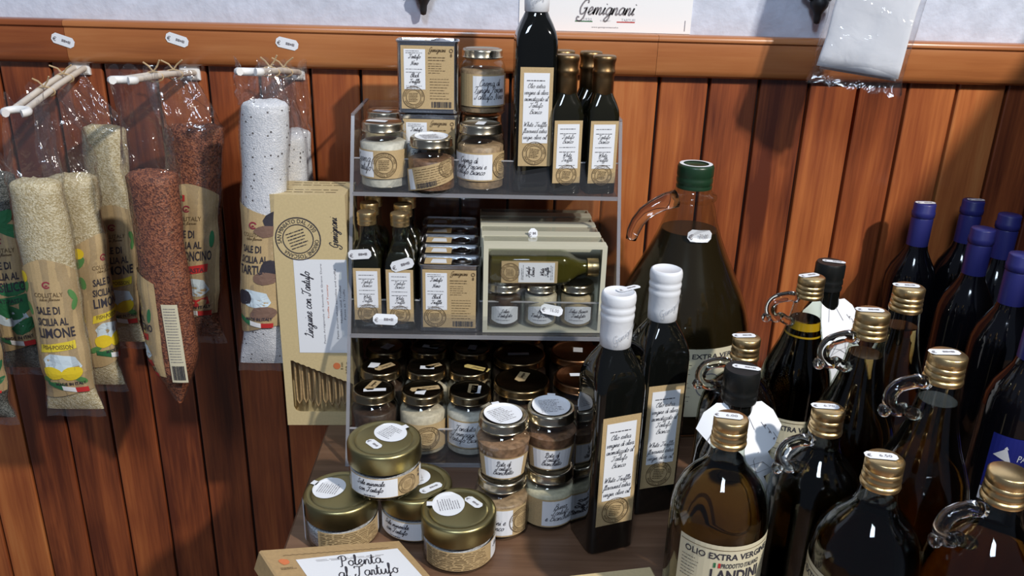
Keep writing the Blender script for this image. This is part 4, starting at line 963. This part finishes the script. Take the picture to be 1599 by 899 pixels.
# ================================================================ cartons on the table
def carton(name, label, w, h, d, loc, rot, mat='kraft_card', group=None):
    t = thing(name, label, 'box', loc, 0, group, rot)
    MB().bbox(-w/2,w/2,0,d,0,h,.0015).build('carton', mat, t, 20)
    return t
def pasta(label, loc, rz):
    w, h, d = .0975, .3440, .036
    t = thing('pasta_box', label, 'box', loc, rz, 'pasta boxes')
    wx0, wx1, wz0, wz1 = -.038, .0487, .022, .080       # window cut through the front
    # carton as a shell: back, sides, top, bottom and front around the window
    m = MB(); a = w/2
    prof = [(-a,0),(a,0),(a,h),(-a,h)]
    m.box(-a,a,d-.001,d,0,h).box(-a,-a+.001,.001,d-.001,0,h).box(a-.001,a,.001,d-.001,0,h).box(-a+.001,a-.001,.001,d-.001,0,.001).box(-a+.001,a-.001,.001,d-.001,h-.001,h)
    # front sheet with a rounded window whose top edge is slanting and toothed
    out = [(-a,0),(a,0),(a,h),(-a,h)]
    n = 24; teeth = [(wx0+(wx1-wx0)*i/n, .104-(.104-.066)*i/n + (.0012 if i%2 else 0)) for i in range(n+1)]
    lower = [(wx0,.030),(wx0+.003,.024),(wx0+.009,.022)]
    hole = [(wx0,.104)]+teeth[1:]+[(wx1,.022)]+lower[::-1]
    vs = []; F = lambda p, y: (p[0], y, p[1])
    # front sheet as strips: left, right, under, above
    def fsheet(pts): 
        k = len(m.v); m.v += [F(p,0) for p in pts]+[F(p,.001) for p in pts]; q = len(pts)
        m.f.append(tuple(range(k,k+q))); m.f.append(tuple(range(k+2*q-1,k+q-1,-1)))
        for i in range(q): m.f.append((k+i,k+(i+1)%q,k+q+(i+1)%q,k+q+i))
    fsheet([(-a,0),(wx0,0),(wx0,h),(-a,h)]); fsheet([(wx0,0),(a,0),(a,.022),(wx0+.009,.022),(wx0+.003,.024),(wx0,.030)])
    for p, q in zip(teeth, teeth[1:]): fsheet([p,q,(q[0],h),(p[0],h)])
    m.build('carton','kraft_card',t,0,False)
    MB().box(wx0-.003,a-.001,.0012,.0014,.018,.108).build('clear_window','film_box',t,0)
    rr = random.Random(5); 
    for i in range(9):
        x = wx0+.006+i*.0093; y = .006+rr.random()*.008; b = .026+rr.random()*.006
        pts = [(x-.003,y,.125),(x-.0035,y,.07),(x-.003,y,b+.006),(x,y-.001,b),(x+.003,y,b+.006),(x+.0035,y+.002,.07),(x+.003,y+.002,.125)]
        MB().tube(pts,.0019,6,True,1.0).build('pasta_strand','pasta',t,60)
    f = plane((0,0,0)); s = stamp(f,-.0155,.2835,.0295,t,.0006,'ink',True,20)
    wp = Ink(f,.0005).rect(-.024,.1165,.0470,.2550).build('white_panel','paper',t)
    k = Ink(f,.0009,90,(.003,.190)); k.pen('Linguine con Tartufo',-.002,.0065,.0062,.0011,.118); k.build('lettering','ink',wp)
    k = Ink(f,.0009,90,(0,.190))
    for x, hh, ww, txt in ((.0125,.0030,.118,'Pasta Artigianale di Semola di Grano Duro'),(.0305,.0026,.104,'Pasta durum wheat semolina and truffle'),(.0365,.0026,.055,'Nudeln und Truffel'),(.0415,.0026,.045,'Pates et Truffe')): k.type(txt,0,-x,hh,ww)
    k.build('small_print','ink_soft',wp); Ink(f,.0009,90,(0,.19)).type('Truffle of Tuscany',.004,-.0195,.0028,.050).build('red_print','ink_orange',wp)
    Ink(f,.0006,90,(.036,.292)).pen('Gemignani',0,-.001,.0058,.0010,.042).build('maker_lettering','ink',t)
    Ink(f,.0006).blob(.0265,.0960,.0052,.0052,10).build('fruit_mark','ink_orange',t)
    Ink(f,.0006,90,(.037,.093)).type('250 g',0,-.0045,.0055,.018,.02).type('8 min',.003,.0035,.0035,.011).build('weight_print','ink_brown',t)
    tp = plane((0,.001,h),(1,0,0),(0,1,0)); Ink(tp,.0005).rows(-.034,.040,.024,.012,2,.0016,3,.1).build('top_print','ink_brown',t)
    return t
pb = pasta('front pasta box standing upright against the clear stand, window near its foot', (-.2365,-.2170,.0006), 1.0)
dup(pb, 'second pasta box, right behind the front one, only its top showing', (-.2325,-.1795,.0006), .5)
def flatbox(label, corner, u, v, n_h, mat):
    """flat carton: corner = back left top corner, u along the back edge, v towards the viewer"""
    u = Vector(u); v = Vector(v); w, h = u.length, v.length; ux = u.normalized(); v = (v-ux*v.dot(ux)).normalized(); n = ux.cross(-v)
    t = thing('polenta_box', label, 'box', corner, 0)
    t.rotation_euler = Matrix((ux,-v,n)).transposed().to_euler()
    MB().bbox(0,w,-h,0,-n_h,0,.0016).build('carton', mat, t, 20)
    return t, plane((0,0,0),(1,0,0),(0,1,0)), w, h
t, f, w, h = flatbox('kraft box of truffle polenta lying tilted at the bottom edge', (-.2200,-.6035,.0880), (.1275,.0880,-.056), (.055,-.085,.0), .022, 'kraft_dark')
wp = Ink(f,.0004).poly([(.030,-.022),(w-.012,-.016),(w-.010,-.125),(.030,-.125)]).build('white_panel','paper',t)
Ink(f,.0008).pen('Polenta',w*.58,-.040,.0092,.0013,.078).pen('al Tartufo',w*.58,-.059,.0092,.0013,.090).build('lettering','ink',wp)
Ink(f,.0008).rows(.05,w-.03,-.026,-.028,2,.0006,3).rows(.05,w-.025,-.075,-.110,6,.0010,4).build('small_print','ink_soft',wp)
Ink(f,.0005).blob(.017,-.024,.0060,.0050,10,.15,3).build('fruit_mark','ink_orange',t)
k = Ink(f,.0005); k.rows(.009,.026,-.034,-.036,2,.0010,2); k.line([(.02+i*.0035,-.014+(.0010 if i%2 else 0)) for i in range(36)],.0007); k.type('GEMIGNANI',.03,-.060,.0050,.03); k.build('print','ink_brown',t)
t, f, w, h = flatbox('plain kraft box under the polenta box, at the bottom left', (-.2640,-.6050,.0480), (.060,.010,0), (.024,-.14,0), .0475, 'kraft_card')
Ink(f,.0004).rect(.025,-.012,.05,-.03).build('print','ink_brown',t)
t, f, w, h = flatbox('pale kraft box whose corner shows at the bottom edge by the tall bottle', (.0880,-.5900,.0480), (.0885,.0150,0), (.022,-.13,0), .0475, 'kraft_card')

# ================================================================ on the wall
po = thing('poster', 'white paper poster with a truffle maker logo, leaning on the rail top', 'poster', (.1690,.0105,.5420))
MB().box(-.128,.128,0,.0010,0,.200).build('sheet','paper_matte',po,0)
f = plane((0,0,0))
Ink(f,.0005).pen('Gemignani',0,.0245,.0105,.0022,.100).build('lettering','ink_soft',po)
Ink(f,.0005).type('1930',-.026,.0175,.0040,.012).type('TARTUFI',.034,.0175,.0040,.020).type('TUSCANY',0,.0160,.0020,.016).build('small_lettering','ink_light',po)
Ink(f,.0005).rect(-.045,.0140,-.019,.0153).build('green_rule','ink_green',po); Ink(f,.0005).rect(.017,.0140,.044,.0153).build('red_rule','ink_red',po)
Ink(f,.0005).type('www.gemignanitartufi.it',0,.0065,.0026,.040).rows(.1175,.1175,.02,.01,1,.001).rect(.1185,.004,.1195,.019).build('web_print','ink_soft',po)
def iron(label, x, z):
    t = thing('iron_bracket', label, 'wall bracket', (x,.0115,z))
    m = MB(); m.lathe([(0,-.001),(.004,.0005),(.0052,.006),(.0058,.013),(.0085,.018),(.0125,.024),(.0135,.030),(.011,.036),(.0065,.041),(.006,.05),(.006,.16)],20,Matrix.Translation((0,-.0145,0)))
    for s in (-1,1): m.tube([Vector((s*.004,-.0145,.040)),Vector((s*.014,-.0145,.036)),Vector((s*.022,-.0145,.042)),Vector((s*.024,-.0145,.054)),Vector((s*.014,-.0145,.060))],[.005,.005,.0045,.004,.003],8)
    m.build('scroll_arm','iron',t,60); MB().box(-.012,.012,-.004,0,.09,.15).box(-.004,.004,-.0145,-.003,.10,.14).build('wall_plate','iron',t,0); return t
iron('black iron bracket end above the rail, left one above the tin', -.0990, .5605)
iron('black iron bracket end above the rail, right one beside the white bag', .4800, .5625)
for i, (x, z, r, lab) in enumerate(((-.6165,.5130,-18,'white price tag stuck on the rail above the lemon salt peg'),(-.4533,.5180,-17,'white price tag stuck on the rail above the chilli salt peg'),(-.2957,.5165,-12,'white price tag stuck on the rail above the truffle salt peg'))):
    t = thing('price_tag', lab, 'price tag', (x,-.0178,z), 0, 'price tags on the rail')
    f = plane((0,0,0)); price(f,0,0,.0325,.0148,t,r,None,.0006,0,'sticker')

# ---- display pegs: two white rods out from a wall plate, joined by a loop in front
def peg(label, base, front, plate=True):
    t = thing('display_peg', label, 'peg', (0,0,0), 0, 'white display pegs')
    b, f_ = Vector(base), Vector(front); d = (f_-b).normalized(); side = d.cross(Vector((0,0,1))).normalized(); up = side.cross(d)
    a = b + d*.004
    for s in (-1,1): MB().tube([a+side*s*.0075, b.lerp(f_,.5)+side*s*.0075+up*.002, f_+side*s*.0075],.0042,10).build('rod','peg',t,60)
    MB().tube([f_+side*.0140*math.cos(q)+d*(.0100+.0100*math.sin(q)) for q in lin(-.5*PI-2.4,-.5*PI+2.4+.001,17)][::1]+[],.0050,8).build('front_loop','peg_white',t,60)
    if plate:
        MB().rings([[(b.x+sx*w,y,b.z+.002+sz*h) for sx,sz in ((-1,-1),(1,-1),(1,1),(-1,1))] for w,h,y in ((.015,.0125,-.0002),(.015,.0125,-.004),(.0125,.0100,-.0055))]).build('wall_plate','peg_white',t,30)
        MB().lathe([(0,0),(.0042,.0002),(.0042,.0012),(0,.0018)],14,Matrix.Translation((b.x-.0085,-.0056,b.z-.001)) @ Matrix.Rotation(PI/2,4,'X')).build('screw_hole','iron',t,60)
    for q, ln in ((.30,.030),(.62,.022)):
        p = b.lerp(f_,q); m = MB(); rr = random.Random(int(q*100))
        m.tube([p+side*.013*math.cos(w)+up*(.0065*math.sin(w)) for w in lin(0,2*PI,13)],.0011,5)
        for s in (-1,1): m.tube([p+up*.0065,p+up*.014+side*s*.006,p+up*(.018+.004*rr.random())+side*s*ln*.5+d*.004],.0011,5)
        m.build('raffia_tie','raffia',t,60)
    return t
peg('white peg on the left that carries the lemon salt bags', (-.6060,0,.4740), (-.5930,-.205,.4450))
peg('white peg in the middle that carries the chilli salt bags', (-.4455,0,.4700), (-.4500,-.215,.4860))
peg('white peg on the right that carries the truffle salt bags', (-.2912,0,.4740), (-.2960,-.212,.4990))
peg('white peg at the left edge of the picture, carrying the basil salt bags', (-.7750,0,.4700), (-.760,-.215,.4500))

# ---- long salt bags
def bag(label, mat, group, top, xs, y, zt, zb, rx, ry, seal, hang, end='flare', lab=None, seed=0, yaw=0):
    """salt column in cellophane. xs = (x at the top, x at the bottom) of the axis; zt/zb = salt from..to; seal = lower end of the foil; hang = (x, y, z) gathered top"""
    rr = random.Random(seed); t = thing('salt_bag', label, 'bag', (xs[0], y, zt), 0, group)
    if end == 'flare': zb = seal+.013
    O = Vector((xs[0], y, zt)); N = 28
    def axis(z):
        k = max(0,min(1,(zt-z)/(zt-zb))) if zt > zb else 0
        return Vector((xs[0]+(xs[1]-xs[0])*k, y, z))-O
    def rad(z):
        k = (z-zb)/(zt-zb)
        if end == 'point': w = min(1,max(.10,(k/.22)**.75)) if k < .22 else 1; dpt = min(1,max(.15,(k/.16)))
        else: w = 1-.07*max(0,1-abs(k-.14)/.1)+.16*max(0,1-k/.10); dpt = min(1,.10+ (max(k,0)/.20)**.75*.90) if k < .20 else 1
        w *= 1+.035*math.sin(9*k+seed)+.02*math.sin(23*k+seed*2)
        return rx*w, ry*dpt
    def surf(z, a, k=1.0, lift=0):
        w, d = rad(z); p = axis(z); n = noise.noise(Vector((math.sin(a)*2+seed*3, math.cos(a)*2, z*38)))
        j = 1+.045*n
        return p+Vector(((w*k*j+lift)*math.sin(a), -(d*k*j+lift)*math.cos(a), 0))
    # salt
    zs = lin(zb,zt,30); R = [[surf(z,2*PI*i/N) for i in range(N)] for z in zs]
    R += [[axis(zt)+(surf(zt,2*PI*i/N)-axis(zt))*k+Vector((0,0,h+.004*noise.noise(Vector((i,seed,k))))) for i in range(N)] for k, h in ((.9,.0035),(.5,.006),(.12,.007))]
    MB().rings(R).build('salt', mat, t, 60)
    # foil: hugs the salt, gathers at the peg above and is sealed flat below
    hv = Vector(hang)-O
    N2 = 44; Rf = []
    def foil(z, i, k):      # long upright creases
        a = 2*PI*i/N2; c = .0016*noise.noise(Vector((math.sin(a)*4.5+seed*4, math.cos(a)*4.5, z*9)))*(1+2*k)
        return surf(z,a,1.02,.0014+c)
    if end == 'flare':
        for z, w, d in ((seal,rx*1.26,.0006),(seal+.006,rx*1.24,.0006),(seal+.010,rx*1.20,.0010)):
            Rf.append([axis(zb)+Vector((w*math.sin(2*PI*i/N2), -d*math.cos(2*PI*i/N2)+.0015*math.sin(7*math.sin(2*PI*i/N2)), z-zb)) for i in range(N2)])
    for z in lin(zb+.004,zt,34): Rf.append([foil(z,i,0) for i in range(N2)])
    H = 22
    for q in range(1,H+1):
        k = q/H; kk = k*k*(3-2*k); row = []
        c = axis(zt).lerp(hv,k**1.1)
        for i in range(N2):
            a = 2*PI*i/N2; p = foil(zt,i,0)-axis(zt)
            w = 1.02-.24*kk; dd = 1-.72*kk
            fold = 1+(.34*min(1,k*4))*noise.noise(Vector((math.sin(a)*2.6+seed*5, math.cos(a)*2.6, k*2.2+seed)))
            fold += .10*noise.noise(Vector((math.sin(a)*6+seed*3, math.cos(a)*6, k*6)))
            row.append(c+Vector((p.x*w*fold, p.y*dd*fold, .012*k*math.sin(3*a+seed))))
        Rf.append(row)
    MB().rings(Rf,False).build('foil','film',t,180)
    if lab:
        kind, z0, z1, a0, lines = lab
        def f(u, v, h=0):
            z = min(max(v,zb+.001),zt-.001); a = a0+u/rx
            return surf(z,a,1.015,.0016+h)
        salt_print(t, f, kind, z0, z1, rx, lines)
    return t
def salt_print(t, f, kind, z0, z1, rx, lines):
    H = z1-z0; hs = rx*1.30; mid = lambda s: z0+H*s
    m = MB(); us = lin(-hs,hs,17)
    # wavy bottom, slanting shoulders on top
    top = lambda u: z1-.10*H*(abs(u)/hs)**1.5 if kind != 'tartufo' else z1-.07*H*(u/hs+1)
    bot = lambda u: z0+.03*H*math.sin(u/hs*2.2)
    rows = [[f(u, bot(u)+(top(u)-bot(u))*k, 0) for u in us] for k in lin(0,1,25)]
    lb = m.rings(rows,False,False).build('label','kraft',t,0)
    I = lambda mat, name, fn, lift=.0007: (lambda k: (fn(k), tag(k.build(name,mat,lb), kind='stuff' if name in ('leaf_print','fruit_print') else None)))(Ink(f,lift))
    I('ink_maroon','maker_mark',lambda k: k.ring(0,mid(.825),.0042,.0018,14,20,320).blob(0,mid(.82),.0018,.0012,8))
    I('ink_brown','maker_lettering',lambda k: k.type('COLLITALY',0,mid(.755),H*.030,rx*1.05,.0).pen('Italian flavours',0,mid(.715),H*.011,.0004,rx*.8))
    I('ink','lettering',lambda k: [k.type(s,-rx*.02+(i-1)*rx*.10,mid(.645-.080*i),H*.055 if i < 2 else H*.072,w,.022) for i, (s, w) in enumerate(lines)])
    fruit, leaf = {'limone':('ink_lemon','ink_leaf'),'peperoncino':('ink_red','ink_green'),'tartufo':('ink_truffle','ink'),'basilico':('ink_green','ink_green')}[kind]
    band = {'limone':'ink_yellow','peperoncino':'ink_red','tartufo':'ink','basilico':'ink_green'}[kind]
    if kind != 'tartufo':
        I(band,'name_band',lambda k: k.quad((-rx*.75,mid(.335)),(rx*.70,mid(.365)),(rx*.72,mid(.425)),(-rx*.70,mid(.395))))
        I('ink_brown' if kind=='limone' else 'ink','band_lettering',lambda k: k.type('FISH-POISSON' if kind=='limone' else 'MEAT-PASTA',0,mid(.380),H*.032,rx*1.15,.015),.0009)
    I('ink_sky','salt_print',lambda k: k.blob(rx*.05,mid(.255),rx*.72,H*.075,18,.16,4),.0004)
    if kind == 'limone':
        I('ink_leaf','leaf_print',lambda k: [k.blob(x*rx,mid(y),rx*.30,H*.022,10,0,0,r) for x,y,r in ((-.95,.80,60),(.9,.74,120),(.95,.68,70),(-.8,.13,20),(-.3,.09,-10),(.7,.12,-30),(-.95,.65,100))],.0006)
        I(fruit,'fruit_print',lambda k: k.blob(-rx*.38,mid(.185),rx*.40,H*.050,16,.05,1,-10).blob(rx*.36,mid(.180),rx*.42,H*.052,16,.05,2,20).blob(-rx*.98,mid(.87),rx*.22,H*.04,12),.0008)
    elif kind == 'peperoncino':
        I('ink_green','leaf_print',lambda k: [k.blob(x*rx,mid(y),rx*.34,H*.020,10,0,0,r) for x,y,r in ((-.85,.97,40),(-.45,.90,10),(-.9,.24,30),(-.6,.28,15),(.9,.6,80),(-.2,.07,-20))],.0006)
        I('ink_red','fruit_print',lambda k: k.line([(-rx*.98,mid(.80)),(-rx*.80,mid(.87)),(-rx*.45,mid(.90)),(-rx*.05,mid(.90))],H*.045).line([(-rx*.35,mid(.22)),(-rx*.10,mid(.16)),(rx*.3,mid(.125)),(rx*.75,mid(.15))],H*.060),.0008)
    elif kind == 'tartufo':
        I('ink','leaf_print',lambda k: [k.blob(x*rx,mid(y),rx*.5,H*.06,12,.15,3,r) for x,y,r in ((.85,.86,50),(-.55,.26,20),(.75,.50,0))],.0006)
        I('ink_truffle','fruit_print',lambda k: k.blob(rx*.55,mid(.78),rx*.5,H*.045,14,.1,1).blob(rx*.55,mid(.42),rx*.55,H*.05,14,.1,2).blob(rx*.45,mid(.14),rx*.6,H*.055,14,.1,5),.0008)
    else:
        I('ink_green','leaf_print',lambda k: [k.blob(x*rx,mid(y),rx*.62,H*.050,12,.1,i,r) for i,(x,y,r) in enumerate(((.2,.97,30),(.7,.88,-20),(.3,.47,10),(.8,.36,50),(.0,.30,-30),(.6,.18,20)))],.0006)
    I('ink_white','ribbon_white',lambda k: k.quad((-rx*.15,mid(.045)),(rx*.35,mid(.025)),(rx*.35,mid(.065)),(-rx*.15,mid(.085))),.0010)
    I('ink_green','ribbon_green',lambda k: k.quad((-rx*.75,mid(.085)),(-rx*.15,mid(.045)),(-rx*.15,mid(.085)),(-rx*.75,mid(.125))),.0010)
    I('ink_red','ribbon_red',lambda k: k.quad((rx*.35,mid(.025)),(rx*.9,mid(.02)),(rx*.9,mid(.06)),(rx*.35,mid(.065))),.0010)
    I('ink','ribbon_lettering',lambda k: k.type('MADE IN ITALY',rx*.25,mid(.098),H*.026,rx*1.2,.02,align='c'),.0012)
LIM = (('SALE DI',.030),('SICILIA AL',.040),('LIMONE',.048)); PEP = (('SALE DI',.030),('SICILIA AL',.040),('PEPERONCINO',.060)); TAR = (('SALE DI',.028),('SICILIA AL',.038),('TARTUFO',.048)); BAS = (('SALE DI',.028),('SICILIA AL',.038),('BASILICO',.046))
bag('lemon salt bag nearest the viewer at left, label facing front', 'salt_lemon', 'salt bags on the left peg', 0, (-.592,-.594), -.202, .348, .030, .0335, .023, .002, (-.592,-.190,.452), 'flare', ('limone',.045,.252,.10,LIM), 1)
bag('lemon salt bag tucked behind the front one, its label turned away', 'salt_lemon', 'salt bags on the left peg', 0, (-.580,-.590), -.130, .338, .030, .0335, .024, .004, (-.598,-.125,.456), 'flare', ('limone',.060,.262,1.15,LIM), 2)
bag('lemon salt bag hanging furthest back against the wall boards', 'salt_lemon', 'salt bags on the left peg', 0, (-.562,-.584), -.052, .392, .070, .0320, .022, .040, (-.604,-.050,.464), 'flare', ('limone',.085,.285,.28,LIM), 3)
b = bag('chilli salt bag in front, pointed at the bottom, barcode side to the viewer', 'salt_pepper', 'salt bags on the middle peg', 0, (-.441,-.443), -.200, .362, .026, .0330, .024, .026, (-.448,-.200,.492), 'point', ('peperoncino',.075,.235,-1.45,PEP), 4)
bag('chilli salt bag behind, label with red peppers facing front', 'salt_pepper', 'salt bags on the middle peg', 0, (-.416,-.450), -.095, .405, .085, .0385, .026, .072, (-.446,-.090,.478), 'flare', ('peperoncino',.122,.332,-.05,PEP), 5)
bag('truffle salt bag in front, white with black specks, label at mid height', 'salt_truffle', 'salt bags on the right peg', 0, (-.287,-.318), -.198, .456, .105, .0290, .021, .078, (-.295,-.195,.504), 'flare', ('tartufo',.150,.335,-.30,TAR), 6)
bag('truffle salt bag second in the row, mostly hidden by the front one', 'salt_truffle', 'salt bags on the right peg', 0, (-.280,-.292), -.125, .400, .120, .0260, .020, .100, (-.293,-.120,.494), 'flare', None, 7)
bag('truffle salt bag nearest the wall, seen right of the other two', 'salt_truffle', 'salt bags on the right peg', 0, (-.293,-.296), -.045, .392, .120, .0290, .020, .100, (-.291,-.045,.486), 'flare', None, 8)
bag('basil salt bag at the left edge with green leaves on its label', 'salt_basil', 'salt bags at the left edge', 0, (-.690,-.700), -.135, .340, .060, .0330, .023, .034, (-.766,-.130,.460), 'flare', ('basilico',.085,.290,.30,BAS), 9)
bag('basil salt bag lowest at the left edge, in front of the other', 'salt_basil', 'salt bags at the left edge', 0, (-.705,-.712), -.215, .200, .015, .0330, .022, -.006, (-.760,-.200,.452), 'flare', ('basilico',.050,.150,.20,BAS), 10)
# barcode slip on the front chilli bag
def fb(u, v, h=0): return Vector((.0105+u+(v+.19)*-.02, -.0265-h+u*u*7, v))
O_ = Ink(fb,.0005); lbl = O_.rect(-.0105,-.290,.0115,-.172,6,2).build('back_label','cream_label',b)
Ink(fb,.0012).rows(-.008,.009,-.178,-.258,20,.0009,3,.1).build('fine_print','ink_soft',lbl); Ink(fb,.0012).bars(-.008,-.286,.009,-.264,4).build('barcode','ink',lbl)

# ---- the bag of white cloths hung on the rail wall at upper right
t = thing('cloth_bag', 'clear bag of folded white cloths hanging in front of the rail at upper right', 'bag', (.500,-.125,.505), 0)
t.rotation_euler = (math.radians(-6),math.radians(6),math.radians(-24))
def slab(x0,x1,y0,y1,z0,z1,seed,am=.003):
    R = []; n = 40
    for k in lin(0,1,14):
        row = []; e = 1-.25*max(0,1-k*9)
        for i in range(n):
            a = 2*PI*i/n; c, s = math.cos(a), math.sin(a); q = 1/((abs(c)**6+abs(s)**3.2)**(1/5)); 
            x = (x0+x1)/2+(x1-x0)/2*c*q; y = (y0+y1)/2+(y1-y0)/2*s*q*e; z = z0+(z1-z0)*k
            d = noise.noise(Vector((x*30+seed,y*30,z*22)))*am; row.append((x+d,y+d*1.3,z))
        R.append(row)
    return R
MB().rings(slab(-.052,.052,-.014,.000,.002,.19,1)).build('folded_cloth','cloth',t,180)
MB().rings(slab(-.050,.050,.001,.012,-.001,.19,5)).build('folded_cloth','cloth',t,180)
Rf = slab(-.0585,.0585,-.0225,.0200,-.014,.195,9,.004); Rf[0] = [(x*1.05+.003*math.sin(i),y*.12,z-.006+.004*math.sin(i*2.3)) for i, (x,y,z) in enumerate(Rf[0])]; Rf[1] = [(x,y*.5,z) for x,y,z in Rf[1]]
MB().rings(Rf,False).build('cellophane','film',t,180)
m = MB(); m.tube([Vector((0,0,.188)),Vector((0,.004,.23)),Vector((0,.06,.30)),Vector((.0,.1185,.305))],.0016,6); m.build('hanging_cord','raffia',t,60)
